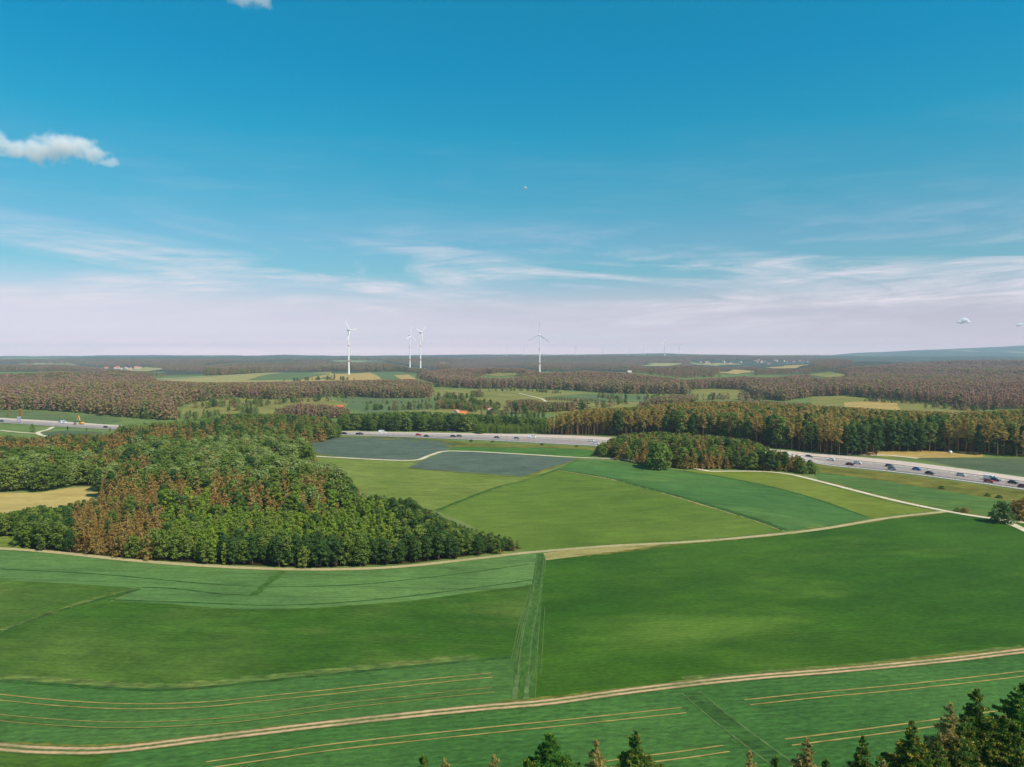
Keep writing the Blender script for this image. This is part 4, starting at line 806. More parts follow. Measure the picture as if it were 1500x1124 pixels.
#PART4
# ------------------------------------------------------------------ tall conifers right below the camera
def fine_spruce(rng, Ht, slope, R, sparse=1.0, cone_frac=.1, detail=10.0):
    P, D, S, MI = [], [], [], []
    z = Ht - .25
    while z > Ht * .18:
        d = Ht - z; l0 = min(slope * d * (.62 + .38 * min(1, d / 3.5)) + .10, R * (.8 + .2 * math.sin(d * 1.3)) ); nb = int(5 + min(4, d * .8)); fine = 1.0 if d < detail else .33
        for k in range(nb):
            if rng.uniform() > sparse and d > .8: continue
            a = rng.uniform(0, 6.283); l = l0 * rng.uniform(.55, 1.18); rise = (.75 if d < 1.2 else .22 - .05 * min(d, 7)) ; n = max(6, int(l * 185 * fine * sparse))
            s = rng.uniform(.08, 1, n) ** .7; w = (.07 + .26 * np.sin(np.pi * s ** .75)) * l; lat = rng.normal(0, .5, n) * w
            hang = np.abs(rng.normal(0, .10 + .05 * min(d, 5), n)) * (1 - .5 * s)
            zz = z + l * (rise * s - .28 * s ** 2 + .16 * s ** 6) - hang + rng.normal(0, .03, n); x = s * l
            P.append(np.stack([math.cos(a) * x - math.sin(a) * lat, math.sin(a) * x + math.cos(a) * lat, zz], 1))
            D.append(np.stack([math.cos(a) * .6 + rng.normal(0, .55, n), math.sin(a) * .6 + rng.normal(0, .55, n), rng.uniform(.1, .9, n)], 1))
            S.append((.185 if fine == 1 else .42) * rng.uniform(.6, 1.35, n)); tip = (s > .66) & (rng.uniform(size=n) < cone_frac * (2.2 if d < 7 else 1)); MI.append(tip.astype(int))
        z -= rng.uniform(.30, .46) if d < detail else .62
    n = 26; t = np.linspace(0, 1, n); P.append(np.stack([rng.normal(0, .05, n), rng.normal(0, .05, n), Ht - .9 * (1 - t)], 1)); D.append(unit(rng, n)); S.append(np.full(n, .17)); MI.append((rng.uniform(size=n) < .3).astype(int))
    v, f = quads(np.vstack(P), np.vstack(D), np.concatenate(S), .24, rng); return v, f, np.concatenate(MI)
N_spr = leaf_mat('needles_spruce', [(.045, .10, .014), (.08, .155, .020), (.13, .21, .030)], rv=.4, transl=.35)
N_sprg = leaf_mat('needles_spruce_green', [(.045, .14, .016), (.08, .20, .024), (.13, .25, .034)], rv=.4, transl=.35)
N_tip = leaf_mat('spruce_tips', [(.28, .30, .03), (.42, .35, .04), (.52, .33, .05), (.26, .32, .035)], rv=.2, transl=.35)
N_tan = leaf_mat('needles_tan', [(.27, .22, .065), (.36, .28, .085), (.22, .21, .055)], rv=.4, transl=.35)
N_tan2 = leaf_mat('needles_tan_tip', [(.44, .34, .11), (.50, .38, .13)], rv=.4, transl=.35)
M_spb = flat('bark_spruce', (.11, .075, .05), .9, .1, var=.3, vs=2)
def spruce_meshes(key, seed, slope, R, mats, sparse=1.0, cf=.1):
    rng = np.random.default_rng(seed); v, f, mi = fine_spruce(rng, 30, slope, R, sparse, cf); c = mesh(key + '_crown', v, f, mi); [c.materials.append(m) for m in mats]
    t = MB().tube([(0, 0, -.5), (0, 0, 10), (.05, 0, 20), (0, .03, 29.6)], [.42, .30, .17, .02], 8); a = mesh(key + '_trunk', t.v, t.f); a.materials.append(M_spb); return a, c
SPR = {'broad': spruce_meshes('spruce_broad', 5, .78, 4.4, [N_sprg, N_tip], 1, .04), 'spruce': spruce_meshes('spruce_mid', 6, .66, 4.0, [N_spr, N_tip], .95, .10), 'slim': spruce_meshes('spruce_slim', 7, .50, 3.2, [N_spr, N_tip], .92, .09),
       'cone': spruce_meshes('spruce_cones', 8, .68, 4.0, [N_spr, N_tip], .97, .20), 'tan': spruce_meshes('spruce_tan', 9, .55, 3.2, [N_tan, N_tan2], .72, .25)}
def tall_conifer(px, py, Y, kind, label, sc=1.0):
    b = (562 - py) / F; dd = np.array([(px - 750) / F, cp + b * sp_, -sp_ + b * cp]); t = Y / dd[1]; x = dd[0] * t; zt = HC + dd[2] * t; z0 = float(H(x, Y))
    e = empty('spruce_tree', (x, Y, z0), random.uniform(0, 6.28)); k = (zt - z0) / 30; e.scale = (k * sc, k * sc, k); tag(e, label, 'spruce' if kind != 'tan' else 'conifer', 'conifer tops rising below the camera')
    for n_, me in zip(('trunk', 'crown'), SPR[kind]): o = bpy.data.objects.new(n_, me); COL.objects.link(o); o.parent = e
for a in [(620, 1104, 57, 'slim', 'small dark spruce tip beside a tan tip, furthest west in the row'), (651, 1110, 58, 'tan', 'pale tan conifer tip next to the small dark spruce tip'), (723, 1104, 57, 'tan', 'lone tan conifer tip between the small tips and the broad green spruce'),
          (773, 1110, 57, 'slim', 'small dark side tip hugging the broad green spruce'), (805, 1072, 60, 'broad', 'broad rich green spruce standing alone below the long tramlines'), (873, 1082, 60, 'tan', 'thin tan conifer between the broad green spruce and a yellowish spruce'), (932, 1069, 60, 'spruce', 'spruce with yellowish shoots beside the short tramline pair'),
          (1099, 1098, 57, 'tan', 'small tan tip beside the diagonal grassy lane'), (1137, 1106, 57, 'slim', 'low dark tip at the end of the diagonal grassy lane'), (1182, 1079, 60, 'tan', 'tall tan conifer standing over the end of a tramline pair'), (1211, 1110, 57, 'slim', 'tiny dark spruce tip behind the tall tan conifer'),
          (1264, 1076, 60, 'slim', 'slender dark spruce alone between tan conifer and the dense group'), (1295, 1112, 57, 'tan', 'low tan tip at the foot of the slender dark spruce'), (1337, 1055, 61, 'cone', 'spruce full of ochre cones at the west end of the dense group'), (1392, 1028, 62, 'tan', 'tallest tan conifer in the dense group of spruces'),
          (1431, 1008, 63, 'spruce', 'tall spruce with forked dark crown in the dense group'), (1410, 1062, 59, 'cone', 'lower spruce with ochre shoots in front of the forked one'), (1449, 1072, 59, 'cone', 'cone-laden spruce filling the gap in the dense group'), (1471, 1046, 61, 'spruce', 'dark spruce beside the tallest one of the dense group'),
          (1499, 998, 64, 'broad', 'tallest dark spruce at the east end of the dense group'), (1490, 1072, 58, 'cone', 'low ochre-tipped spruce under the tallest spruce'), (1375, 1085, 58, 'spruce', 'short spruce between two cone-laden ones'), (1356, 1098, 56, 'spruce', 'lowest dark spruce under the west end of the dense group'), (1430, 1100, 55, 'cone', 'cone-laden spruce lowest in the middle of the dense group')]: tall_conifer(*a)

# ------------------------------------------------------------------ single trees and bushes
def single(px, py, hpx, k, label, cat='tree', name=None, wide=1.0, grp=None, var=0):
    x, y = p2w(px, py); z = float(H(x, y)); d = math.hypot(x, y); h = hpx * d / F * 1.02; s = h / REF[k]
    return place_tree(k, var, x, y, z - .1, s * wide, s, random.uniform(0, 6.28), label, cat, grp, name)
single(968, 687, 37, 'bush', 'big round bright green tree in front of the copse', 'tree', 'broadleaf_tree', wide=1.0)
single(1467, 766, 25, 'bushd', 'dark round bush where the white path leaves the barley', 'bush', 'round_bush', .95)
single(1490, 759, 20, 'bushr', 'reddish brown shrub beside the dark round bush', 'shrub', 'brown_shrub', 1.1); single(1503, 762, 24, 'bushr', 'larger reddish brown shrub behind the gravel spur', 'shrub', 'brown_shrub', 1.2)
single(1413, 751, 7, 'bushr', 'low brownish bush by the white path below the motorway field', 'bush', 'low_bush', 1.1); single(1403, 750, 5, 'bush', 'tiny green bush by the white path below the motorway field', 'bush', 'low_bush', 1.6)
single(888, 670, 12, 'bush', 'low bushy thicket at the west end of the copse', 'bush', 'thicket', 1.2); single(875, 668, 9, 'bushd', 'small dark thicket touching the white path', 'bush', 'thicket', 1.2)
single(1190, 694, 14, 'bush', 'bright bushy thicket at the east end of the copse', 'bush', 'thicket', 1.2); single(1176, 694, 11, 'bush', 'light green bush below the copse on the bank', 'bush', 'thicket', 1.2)
single(414, 661, 15, 'pale', 'pale round tree beside the small sandy patch', wide=1.6)
single(704, 636, 11, 'mid', 'round bush at the west end of the bright plantation', 'bush', 'round_bush', 1.8)
for i, (px, py, hp, k, w) in enumerate([(48, 634, 11, 'mid', 'green tree beside the pale lane near the motorway'), (99, 631, 6, 'dark', 'dark bush on the embankment by the bridge lane'), (110, 623, 6, 'mid', 'small tree on the far side of the motorway by the orange digger'), (127, 631, 4, 'mid', 'tiny bush on the motorway embankment'), (161, 632, 5, 'mid', 'bush where the motorway meets the wood'), (30, 612, 11, 'gold', 'ochre tinged tree behind the motorway sign'), (12, 610, 9, 'rust', 'brownish tree behind the dark car'), (665, 600, 9, 'gold', 'orange tinged tree west of the farmhouse'), (623, 792, 9, 'gold', 'small orange tree inside the tip of the wood'), (733, 812, 7, 'gold', 'small ochre bush at the foot of the front row'), (490, 556, 8, 'dark', 'lone dark tree beside the ochre stubble on the far hill')]):
    single(px, py, hp, k, w, var=i)
for i, (px, py) in enumerate([(1448, 727), (1464, 730), (1380, 716), (690, 647), (722, 648), (794, 652), (845, 655)]):
    single(px, py, 3 if px < 1000 else 4, 'bushd' if i % 2 else 'bush', 'low dark shrub on the ' + ('eastern' if px > 1000 else 'western') + ' motorway verge', 'shrub', 'verge_shrub', 1.7, 'low shrubs on the ' + ('eastern' if px > 1000 else 'western') + ' motorway verge', i)

# ------------------------------------------------------------------ wind turbines
M_tw = flat('turbine_white', (.82, .81, .80), .35, .4, var=.02); M_tr = flat('turbine_red', (.62, .09, .07), .4, .4, var=.05); M_tg = flat('turbine_grey', (.22, .22, .24), .5, .4)
def turbine_meshes():
    hub = 113.0; t = MB(); n = 24; zs = [hub * i / n for i in range(n + 1)]; rr = [2.6 - 1.55 * (i / n) ** .8 for i in range(n + 1)]
    t.tube([(0, 0, z - 1) for z in zs], rr, 16); tw = mesh('tower', t.v, t.f); tw.materials.append(M_tw)
    bd = []
    for za, zb in ((34, 38), (74, 77)):
        q = MB(); ra, rb = (np.interp(k, zs, rr) + .05 for k in (za, zb)); q.tube([(0, 0, za - 1), (0, 0, zb - 1)], [ra, rb], 16); m_ = mesh('red_band', q.v, q.f); m_.materials.append(M_tr); bd.append(m_)
    q = MB(); q.tube([(0, y, hub + 1.2) for y in (5.2, 4.4, 2.5, 0, -2.2, -3.2)], [.4, 1.5, 2.2, 2.4, 2.2, 1.7], 14); na = mesh('nacelle', q.v, q.f); na.materials.append(M_tw)
    q = MB(); q.tube([(0, 2.7, hub + 1.2), (0, 2.0, hub + 1.2)], [2.25, 2.45], 14); bn = mesh('red_stripe', q.v, q.f); bn.materials.append(M_tr)
    q = MB(); q.tube([(0, y, 0) for y in (.9, .2, -1.0, -2.0, -2.6)], [1.7, 1.85, 1.6, 1.0, .2], 14); hb = mesh('hub', q.v, q.f); hb.materials.append(M_tw)
    def blade(a, b):
        secs = [(1.2, 1.2, 1.0), (3, 1.7, .7), (6, 2.7, .5), (10, 2.4, .4), (18, 1.8, .3), (26, 1.35, .2), (32, 1.1, .13), (35.4, .5, .06)]; v, f = [], []
        rs = [a] + [s[0] for s in secs if a < s[0] < b] + [b]
        for r in rs:
            ch = np.interp(r, [s[0] for s in secs], [s[1] for s in secs]); th_ = np.interp(r, [s[0] for s in secs], [s[2] for s in secs]); tw_ = rad(24) * (1 - r / 36) ** 1.5
            for k in range(8):
                q_ = 2 * math.pi * k / 8; x, y = ch * (.5 * math.cos(q_) - .12), th_ * .5 * math.sin(q_); v.append((x * math.cos(tw_) - y * math.sin(tw_), x * math.sin(tw_) + y * math.cos(tw_) - 1.0, r))
        for i in range(len(rs) - 1):
            for k in range(8): f.append((i * 8 + k, i * 8 + (k + 1) % 8, (i + 1) * 8 + (k + 1) % 8, (i + 1) * 8 + k))
        return v, f + [tuple(range(8))[::-1], tuple(range((len(rs) - 1) * 8, len(rs) * 8))]
    b1 = mesh('blade', *blade(1.2, 29.5)); b1.materials.append(M_tw); b2 = mesh('blade_tip', *blade(29.5, 35.4)); b2.materials.append(M_tr)
    return tw, bd, na, bn, hb, b1, b2, hub
TUR = turbine_meshes()
def turbine(px, hubpy, basepy, yaw, phase, label, dist=None, group=None):
    tw, bd, na, bn, hb, b1, b2, hub = TUR
    p = p2w(px, basepy) if dist is None else np.array([(px - 750) / F * dist, dist]); d = p[1]; z0 = float(H(*p)) if dist is None else None
    hh = (562 - hubpy) / F; zt = HC + d * (-sp_ + hh * cp) / (cp + hh * sp_)
    if z0 is None: z0 = float(H(*p))
    k = (zt - z0) / hub; w_ = k * (1.55 if dist else 1.0); r = empty('wind_turbine', (p[0], p[1], z0), 0); r.scale = (w_, w_, k); tag(r, label, 'wind turbine', group)
    def ch(n_, me, par): o = bpy.data.objects.new(n_, me); COL.objects.link(o); o.parent = par; return o
    o = ch('tower', tw, r); [ch('red_band', q, o) for q in bd]
    n_ = ch('nacelle', na, r); n_.rotation_euler.z = yaw; ch('red_stripe', bn, n_)
    R_ = Matrix.Rotation(yaw, 4, 'Z') @ Matrix.Translation((0, -4.2, hub + 1.2))
    h_ = ch('hub', hb, r); h_.matrix_local = R_
    for i in range(3):
        b_ = ch('blade', b1, r); b_.matrix_local = R_ @ Matrix.Rotation(phase + i * 2.0944, 4, 'Y'); ch('blade_tip', b2, b_)
    return r
G4 = 'four large wind turbines on the far hill'; G8 = 'small wind turbines on the horizon ridge'
turbine(511, 484.5, 549, rad(63), rad(82), 'large white wind turbine standing at the ochre stubble on the far hill', None, G4)
turbine(600.5, 492, 543, rad(60), rad(2), 'slim wind turbine seen nearly edge-on behind the two others of the hill', None, G4)
turbine(616, 487.5, 545, rad(62), rad(48), 'large wind turbine rising from the far pine wood beside the edge-on one', None, G4)
turbine(790.5, 491.5, 551, rad(-22), rad(4), 'large wind turbine with its rotor facing us, alone above the brown forest', None, G4)
for i, (px, hy, dist) in enumerate([(741, 508, 6700), (767.5, 509.5, 7200), (842.5, 508, 7000), (883, 504.5, 6500), (921.5, 506.5, 6900), (943, 505, 7100), (973.5, 501, 5600), (994.5, 506.5, 5900), (119, 515, 8200), (271, 519, 9000)]):
    turbine(px, hy, 0, rad([20, 40, -30, 10, 55, 35, 15, -40, 30, 20][i]), rad([10, 60, 35, 90, 5, 75, 0, 50, 20, 40][i]), ['tiny turbine on the horizon just west of the large lone turbine', 'faint turbine close to the large lone one', 'tiny turbine first east of the large lone one', 'tiny turbine second east of the large lone one', 'tiny turbine third east of the large lone one', 'faint turbine behind the third small one', 'tallest of the small turbines on the horizon ridge', 'last small turbine at the east end of the ridge', 'very faint turbine on the western horizon', 'faintest turbine over the western woods'][i], dist, G8)

# ------------------------------------------------------------------ vehicles
M_glass = flat('car_glass', (.025, .03, .035), .12, .6, var=.02); M_tyre = flat('car_tyre', (.02, .02, .02), .85, .2); M_lampw = flat('lamp_glass', (.75, .75, .72), .2, .5); M_lampr = flat('lamp_red', (.4, .02, .02), .25, .5)
PAINT = {k: flat('paint_' + k, c, .3, .5, mt, var=.02) for k, c, mt in (('white', (.78, .78, .77), 0), ('silver', (.55, .56, .58), .3), ('black', (.015, .015, .02), 0), ('navy', (.02, .03, .09), 0), ('blue', (.02, .10, .42), 0), ('bluegrey', (.22, .29, .36), .2), ('red', (.48, .025, .03), 0), ('maroon', (.14, .012, .03), 0), ('grey', (.16, .16, .17), .2))}
def car_proto():
    b = MB(); lo = [(-2.15, .30), (-2.18, .62), (-2.05, .88), (-1.2, .95), (1.0, .93), (1.95, .76), (2.18, .60), (2.16, .28), (1.7, .22), (-1.7, .22)]; b.prism(lo, -.88, .88, [.06, .02, .05, .08, .08, .06, .05, .06, .05, .05])
    roof = [(-1.45, 1.40), (-1.2, 1.46), (.05, 1.46), (.3, 1.40)]; b.prism([(-1.75, .94), (-1.45, 1.40), (-1.2, 1.46), (.05, 1.46), (.3, 1.40), (.20, 1.36), (-1.40, 1.36), (-1.62, .94)], -.70, .70, [0, .1, .12, .12, .1, .1, .1, 0])
    g = MB().prism([(-1.66, .935), (-1.42, 1.37), (.24, 1.37), (.98, .93)], -.80, .80, [.03, .18, .18, .03])
    return b, g
def van_proto():
    b = MB().prism([(-2.6, .35), (-2.62, 2.05), (-2.45, 2.25), (1.2, 2.25), (1.55, 2.1), (2.05, 1.2), (2.6, 1.0), (2.62, .35)], -.98, .98, [.02, .06, .12, .12, .1, .04, .06, .04])
    g = MB().prism([(1.50, 2.04), (1.58, 2.08), (2.12, 1.24), (2.05, 1.2)], -.90, .90, [.03, .03, .03, .03]); g.box((.7, 0, 1.65), (1.1, 1.94, .5)); return b, g
def wheel_me():
    q = MB(); q.tube([(0, -.11, 0), (0, -.09, 0), (0, .09, 0), (0, .11, 0)], [.25, .32, .32, .25], 12); return q
CARM = {}
for nm, fn, wx, wy, hl in (('car', car_proto, 1.32, .80, (2.12, .62, .66)), ('van', van_proto, 1.7, .90, (2.6, .78, .75))):
    b, g = fn(); CARM[nm] = (mesh(nm + '_body', b.v, b.f), mesh(nm + '_windows', g.v, g.f), wx, wy, hl); CARM[nm][0].materials.append(PAINT['white']); CARM[nm][1].materials.append(M_glass)
q = wheel_me(); WHL = mesh('wheel', q.v, q.f); WHL.materials.append(M_tyre)
q = MB().box((0, 0, 0), (.08, .34, .16)); HLM = mesh('headlight', q.v, q.f); HLM.materials.append(M_lampw); TLM = mesh('tail_light', q.v, q.f); TLM.materials.append(M_lampr)
def vehicle(px, frac, kind, colr, label, flip=False, length=1.0):
    p, a = road_at(px, frac); z = float(zoff(p[0], p[1], 5)); body, win, wx, wy, hl = CARM[kind]
    r = empty('delivery_van' if kind == 'van' else 'car', (p[0], p[1], z + .1), a + (math.pi if flip else 0)); tag(r, label, kind, 'vehicles on the motorway')
    o = bpy.data.objects.new('body', body); COL.objects.link(o); o.parent = r; o.material_slots[0].link = 'OBJECT'; o.material_slots[0].material = PAINT[colr]
    o = bpy.data.objects.new('windows', win); COL.objects.link(o); o.parent = r
    for sx in (-1, 1):
        for sy in (-1, 1):
            o = bpy.data.objects.new('wheel', WHL); COL.objects.link(o); o.parent = r; o.location = (sx * wx, sy * wy, .32)
    for n_, me, sx in (('headlight', HLM, 1), ('tail_light', TLM, -1)):
        for sy in (-1, 1): o = bpy.data.objects.new(n_, me); COL.objects.link(o); o.parent = r; o.location = (sx * hl[0] * (1 if sx > 0 else 1.0), sy * hl[1], hl[2])
    r.scale = (length, 1, 1); return r
for a in [(1185, .64, 'car', 'grey', 'dark grey car coming out from behind the copse'), (1217, .66, 'car', 'white', 'white car first past the copse', True), (1245, .83, 'car', 'maroon', 'dark maroon car just ahead of a white car'), (1256, .66, 'car', 'white', 'second white car past the copse, beside the maroon one'),
          (1303, .61, 'car', 'grey', 'dark grey car overtaking a blue grey car'), (1307, .82, 'car', 'bluegrey', 'blue grey car being overtaken by a dark grey car'), (1343, .63, 'car', 'blue', 'bright blue car on the dark carriageway'), (1362, .82, 'car', 'black', 'black car alone near the hard shoulder'),
          (1408, .63, 'car', 'silver', 'silver car between the lone black one and the red one'), (1449, .82, 'car', 'red', 'red car with a white van right behind it'), (1450, .64, 'van', 'white', 'white van beside the red car'), (1458, .66, 'car', 'navy', 'dark blue car close behind the white van'), (1484, .66, 'car', 'black', 'black car near the east end of the motorway'), (1499, .84, 'car', 'maroon', 'maroon car at the very east end of the motorway'),
          (504.5, .7, 'car', 'black', 'black car emerging from the wood on the straight'), (528, .7, 'car', 'maroon', 'dark red car second from the wood on the straight'), (525, .8, 'car', 'black', 'black car beside the dark red one on the straight'), (560, .30, 'van', 'white', 'white van on the pale carriageway near the wood'), (613, .60, 'car', 'red', 'red car in the middle of the straight'), (625, .84, 'car', 'black', 'black car just after the red one on the straight'),
          (664, .68, 'car', 'navy', 'dark blue car leading a pair on the straight'), (673, .62, 'car', 'grey', 'dark grey car trailing the dark blue one on the straight'), (728, .66, 'car', 'grey', 'dark grey car alone on the straight'), (757, .66, 'car', 'bluegrey', 'blue grey car behind the larger white van'), (779, .50, 'van', 'white', 'larger white van near the copse'), (866, .60, 'car', 'white', 'white car about to pass behind the copse'), (873, .85, 'car', 'white', 'second white car at the copse, on the near lane'),
          (3, .80, 'car', 'navy', 'dark blue car beyond the wood near the sign'), (93, .30, 'van', 'white', 'white lorry-like van by the orange digger'), (155, .70, 'car', 'black', 'dark car about to vanish behind the wood'), (88, .35, 'car', 'white', 'white car beside the lorry-like van')]: vehicle(*a)

# ------------------------------------------------------------------ digger, sign, bale
M_org = flat('digger_orange', (.85, .36, .02), .45, .4); M_sign = flat('sign_back', (.33, .29, .36), .6, .3)
p = p2w(119, 622); dg = tag(empty('excavator', (p[0], p[1], float(H(*p))), rad(160)), 'orange excavator with raised arm beside the motorway', 'excavator')
q = MB(); q.box((0, -1.1, .45), (4.0, .6, .9), 0, .8); q.build('track', M_tyre, dg); q = MB(); q.box((0, 1.1, .45), (4.0, .6, .9), 0, .8); q.build('track', M_tyre, dg)
q = MB(); q.box((-.5, 0, 1.5), (3.4, 2.5, 1.1), 0, .92); cabb = q.build('body', M_org, dg); q = MB(); q.box((.5, .7, 2.6), (1.5, 1.0, 1.3), 0, .85); q.build('cab', M_glass, cabb)
q = MB(); q.tube([(1.0, -.2, 1.8), (2.2, -.2, 4.6), (3.0, -.2, 7.4)], [.32, .42, .25], 6); q.build('boom', M_org, dg); q = MB(); q.tube([(3.0, -.2, 7.4), (4.6, -.2, 5.4), (5.2, -.2, 3.8)], [.28, .22, .15], 6); q.build('stick', M_org, dg); q = MB(); q.prism([(4.8, 3.9), (5.6, 3.9), (5.7, 3.1), (5.1, 2.8), (4.7, 3.2)], -.8, .4); q.build('bucket', M_tg, dg)
p = p2w(28, 620.5); sg = tag(empty('road_sign', (p[0], p[1], float(H(*p))), rad(12)), 'large grey back of a motorway sign on two posts', 'road sign')
q = MB(); q.box((0, 0, 4.1), (3.2, .14, 4.4)); q.build('sign_panel', M_sign, sg)
for s_ in (-1.1, 1.1): q = MB(); q.tube([(s_, .14, -.2), (s_, .14, 6.2)], [.09, .09], 6); q.build('post', M_steel, sg)
p = p2w(1392, 664.5); q = MB(); q.tube([(-.75, 0, 0), (-.72, 0, 0), (-.62, 0, 0), (.62, 0, 0), (.72, 0, 0), (.75, 0, 0)], [.01, .62, .74, .74, .62, .01], 16, False); bl = q.build('hay_bale', flat('bale_wrap', (.70, .78, .76), .35, .5, var=.05), None, True); bl.location = (p[0], p[1], float(H(*p)) + .74); bl.rotation_euler.z = .5; bl.scale = (1.15, 1.15, 1.15); bl.location.z += .1
tag(bl, 'white wrapped round bale on the ochre stubble', 'hay bale')

# ------------------------------------------------------------------ houses
M_wall = flat('render_cream', (.62, .56, .48), .8, .2); M_wallw = flat('render_white', (.56, .53, .50), .8, .2); M_tile = flat('roof_tile_red', (.50, .14, .06), .75, .2, var=.15); M_tileo = flat('roof_tile_orange', (.62, .19, .055), .75, .2, var=.12); M_tilep = flat('roof_tile_pinkish', (.50, .25, .18), .75, .2, var=.15); M_tileg = flat('roof_slate', (.17, .16, .17), .7, .3); M_shed = flat('shed_wood', (.40, .14, .09), .8, .2, var=.15)
def house(p, l, w, hw, hr, rz, wall, roof, label, cat='house', group=None, name='house', chim=True):
    r = tag(empty(name, (p[0], p[1], float(H(*p)) - .3), rz), label, cat, group)
    q = MB().box((0, 0, hw / 2), (l, w, hw)); q.add([(-l / 2, -w / 2, hw), (-l / 2, w / 2, hw), (-l / 2, 0, hw + hr - .1), (l / 2, -w / 2, hw), (l / 2, w / 2, hw), (l / 2, 0, hw + hr - .1)], [(0, 2, 1), (3, 4, 5)]); wl = q.build('wall', wall, r)
    o = .5; k = hr / (w / 2); e = hw - o * k; t = .18; v = []
    for x in (-l / 2 - o, l / 2 + o): v += [(x, -w / 2 - o, e + .05), (x, 0, hw + hr + .05), (x, w / 2 + o, e + .05), (x, w / 2 + o, e + .05 + t), (x, 0, hw + hr + .05 + t), (x, -w / 2 - o, e + .05 + t)]
    rf = MB().add(v, [(0, 1, 2, 3, 4, 5)[::-1], (6, 7, 8, 9, 10, 11)] + [(i, (i + 1) % 6, (i + 1) % 6 + 6, i + 6) for i in range(6)]).build('roof', roof, r)
    if chim: MB().box((l * .22, w * .1, hw + hr + .2), (.7, .7, 1.8)).build('chimney', M_shed, rf)
    for s_ in (-1, 1):
        for fx in (-.3, 0, .3): MB().box((fx * l, s_ * (w / 2 + .01), hw * .55), (1.1, .12, 1.3)).build('window', M_glass, wl)
    return r
house(p2w(679, 610), 6.6, 6, 2.8, 2.6, rad(-8), M_wall, M_tileo, 'farmhouse with a bright orange tiled roof among trees in the valley', 'farmhouse', None, 'farmhouse')
house(p2w(669, 610), 6.5, 5.5, 4.2, 2.4, rad(70), M_wallw, M_tilep, 'small pale gabled house beside the orange-roofed farmhouse')
house(p2w(719, 606), 6.5, 5.5, 3.5, 2.4, rad(20), M_wallw, M_tilep, 'little white house with pinkish roof east of the farmhouse')
house(p2w(498, 599), 7.5, 5, 2.6, 1.8, rad(5), M_shed, M_tile, 'low reddish barn at the edge of the purple wood', 'barn', None, 'barn', False)
house(p2w(951, 588), 4.5, 4, 2.4, 1.2, rad(15), M_wallw, M_wallw, 'lone white hut at the corner of the far pasture', 'hut', None, 'hut', False)
house(p2w(922, 546.5), 11, 8, 4, 2.4, rad(10), M_wallw, M_wallw, 'white hall below the far ridge', 'hall', None, 'hall', False)
house(p2w(650, 534.5), 46, 18, 9, 5, rad(4), M_wallw, M_tilep, 'long pale building in front of the bluish far woods', 'building', None, 'large_building', False)
rv = np.random.default_rng(9)
for i in range(36):
    px = rv.uniform(1015, 1185) if i < 30 else rv.uniform(990, 1015); py = 531.5 + (px - 1015) * -.004 + rv.normal(0, 1.5)
    house(p2w(px, py), rv.uniform(12, 18), rv.uniform(9, 12), rv.uniform(4.5, 7), rv.uniform(4, 5.5), rv.uniform(0, 3.1), [M_wall, M_wallw][i % 2], [M_tile, M_tilep, M_tileo][i % 3], 'small red-roofed house of the village on the far ridge', 'house', 'houses of the village on the far ridge')
for i in range(12):
    px = rv.uniform(150, 205); py = 541.0 + rv.normal(0, .7)
    house(p2w(px, py), rv.uniform(12, 18), rv.uniform(9, 12), rv.uniform(4.5, 6.5), rv.uniform(4, 5.5), rv.uniform(0, 3.1), [M_wall, M_wallw][i % 2], [M_tilep, M_tile][i % 2], 'small pinkish house of the village behind the western woods', 'house', 'houses of the western village')

# ------------------------------------------------------------------ daytime moon
b_ = (562 - 276) / F; t_ = 60000; q = bpy.data.meshes.new('moon')
import bmesh
bm = bmesh.new(); bmesh.ops.create_uvsphere(bm, u_segments=32, v_segments=20, radius=5.2 / F * t_ / 2 * 1.05); bm.to_mesh(q); bm.free()
m, nt, bs, L = newmat('moon_rock'); tcn = N(nt, 'ShaderNodeTexCoord'); no = N(nt, 'ShaderNodeTexNoise', i_Scale=.012, i_Detail=4); L(tcn.outputs['Object'], no.inputs['Vector']); rr_ = ramp(nt, [(.35, (.35, .35, .36)), (.6, (.75, .74, .72))]); L(no.outputs['Fac'], rr_.inputs[0]); L(rr_.outputs[0], bs.inputs['Base Color'])
tb = N(nt, 'ShaderNodeBsdfTransparent'); ms = N(nt, 'ShaderNodeMixShader'); ms.inputs[0].default_value = .42; L(tb.outputs[0], ms.inputs[1]); L(bs.outputs[0], ms.inputs[2]); L(ms.outputs[0], nt.nodes['Material Output'].inputs[0])  # transparent share stands in for sky scatter in front of the moon
mo = link('moon', q, None, m, True); mo.location = (t_ * 19 / F, t_ * (cp + b_ * sp_), HC + t_ * (-sp_ + b_ * cp)); tag(mo, 'pale daytime moon high above the lone wind turbine', 'moon', kind='thing')
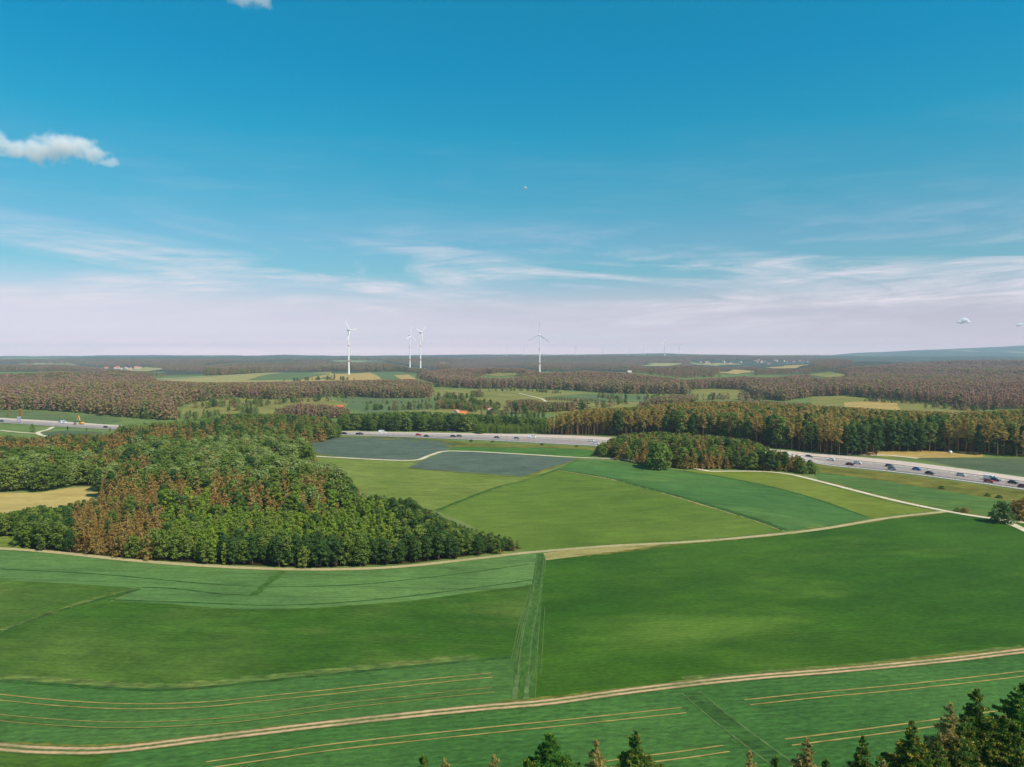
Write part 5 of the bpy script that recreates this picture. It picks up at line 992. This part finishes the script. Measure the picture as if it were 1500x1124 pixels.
# ------------------------------------------------------------------ clouds
def cloud(px, py, dist, blobs, label, dens=.011, seed=0, nscale=1.0, coarse=.02):
    """a fair-weather cloud: soft-edged vapour filling an irregular lumpy body"""
    a, b_ = (px - 750) / F, (562 - py) / F; t = dist / (cp + b_ * sp_); o = Vector((a * t, dist, HC + (-sp_ + b_ * cp) * t)); k = t / F
    xs = [c[0] for c in blobs]; zs = [c[1] for c in blobs]; rs = [c[2] for c in blobs]
    m, nt, bs, L = newmat('cloud_vapour'); nt.nodes.remove(bs); tcn = N(nt, 'ShaderNodeTexCoord'); acc = None
    wn = N(nt, 'ShaderNodeTexNoise', i_Scale=nscale / (15 * k), i_Detail=6, i_Roughness=.66); L(tcn.outputs['Object'], wn.inputs['Vector'])
    for (bx, bz, br, asp) in blobs:
        mp = N(nt, 'ShaderNodeMapping', vector_type='TEXTURE'); mp.inputs['Location'].default_value = (bx * k, 0, -bz * k); mp.inputs['Scale'].default_value = (br * k * asp, br * k * 1.3, br * k); L(tcn.outputs['Object'], mp.inputs['Vector'])
        ln = N(nt, 'ShaderNodeVectorMath', operation='LENGTH'); L(mp.outputs[0], ln.inputs[0]); s = N(nt, 'ShaderNodeMath', operation='SUBTRACT'); s.inputs[0].default_value = 1; L(ln.outputs['Value'], s.inputs[1])
        if acc is None: acc = s.outputs[0]
        else: mx = N(nt, 'ShaderNodeMath', operation='SMOOTH_MAX'); L(acc, mx.inputs[0]); L(s.outputs[0], mx.inputs[1]); mx.inputs[2].default_value = .25; acc = mx.outputs[0]
    ad = N(nt, 'ShaderNodeMath', operation='MULTIPLY_ADD'); L(wn.outputs['Fac'], ad.inputs[0]); ad.inputs[1].default_value = 2.5; ad2 = N(nt, 'ShaderNodeMath', operation='SUBTRACT'); L(acc, ad2.inputs[0]); ad2.inputs[1].default_value = 1.32; L(ad2.outputs[0], ad.inputs[2])
    d_ = rng_map(nt, L, ad.outputs[0], 0.0, .55, 0, dens); vol = N(nt, 'ShaderNodeVolumePrincipled'); vol.inputs['Color'].default_value = (.995, .99, .995, 1); vol.inputs['Anisotropy'].default_value = -.2; L(d_, vol.inputs['Density'])
    L(vol.outputs[0], nt.nodes['Material Output'].inputs['Volume'])
    w0 = min(x - r * s * 1.25 for x, z, r, s in blobs) * k; w1 = max(x + r * s * 1.25 for x, z, r, s in blobs) * k; h0 = min(-z - r * 1.3 for x, z, r, s in blobs) * k; h1 = max(-z + r * 1.3 for x, z, r, s in blobs) * k; dp = max(r for x, z, r, s in blobs) * k * 1.9
    q = MB().box(((w0 + w1) / 2, 0, (h0 + h1) / 2), (w1 - w0, 2 * dp, h1 - h0)); c = q.build('cloud', m); c.location = o; tag(c, label, 'cloud', kind='thing'); return c
cloud(85, 218, 4000, [(-95, -8, 17, 1.5), (-62, 1, 15, 1.9), (-30, 3, 19, 1.9), (0, -3, 21, 1.7), (25, -3, 18, 1.7), (50, 8, 13, 1.8), (76, 20, 8, 2.2)], 'small white fleecy cloud with a tapering tail, lowest on the west side', .014)
cloud(370, 0, 2500, [(-18, -5, 15, 1.5), (10, -2, 14, 1.4), (20, 6, 8, 1.3)], 'white cloud scrap cut off by the upper frame edge', .012, 2)
cloud(1412, 470, 22000, [(-5, 1.6, 2.6, 2.0), (0, -1, 4, 1.6), (6, 1.6, 2.5, 1.8)], 'tiny far white cloud low above the blue mountain', .09, 3); cloud(1494, 475, 22000, [(-2, 1, 2, 1.6), (1.5, 0, 2.2, 1.6)], 'tiniest far cloud beside the other one above the mountain', .09, 4)
print('OBJECTS', len(bpy.data.objects))
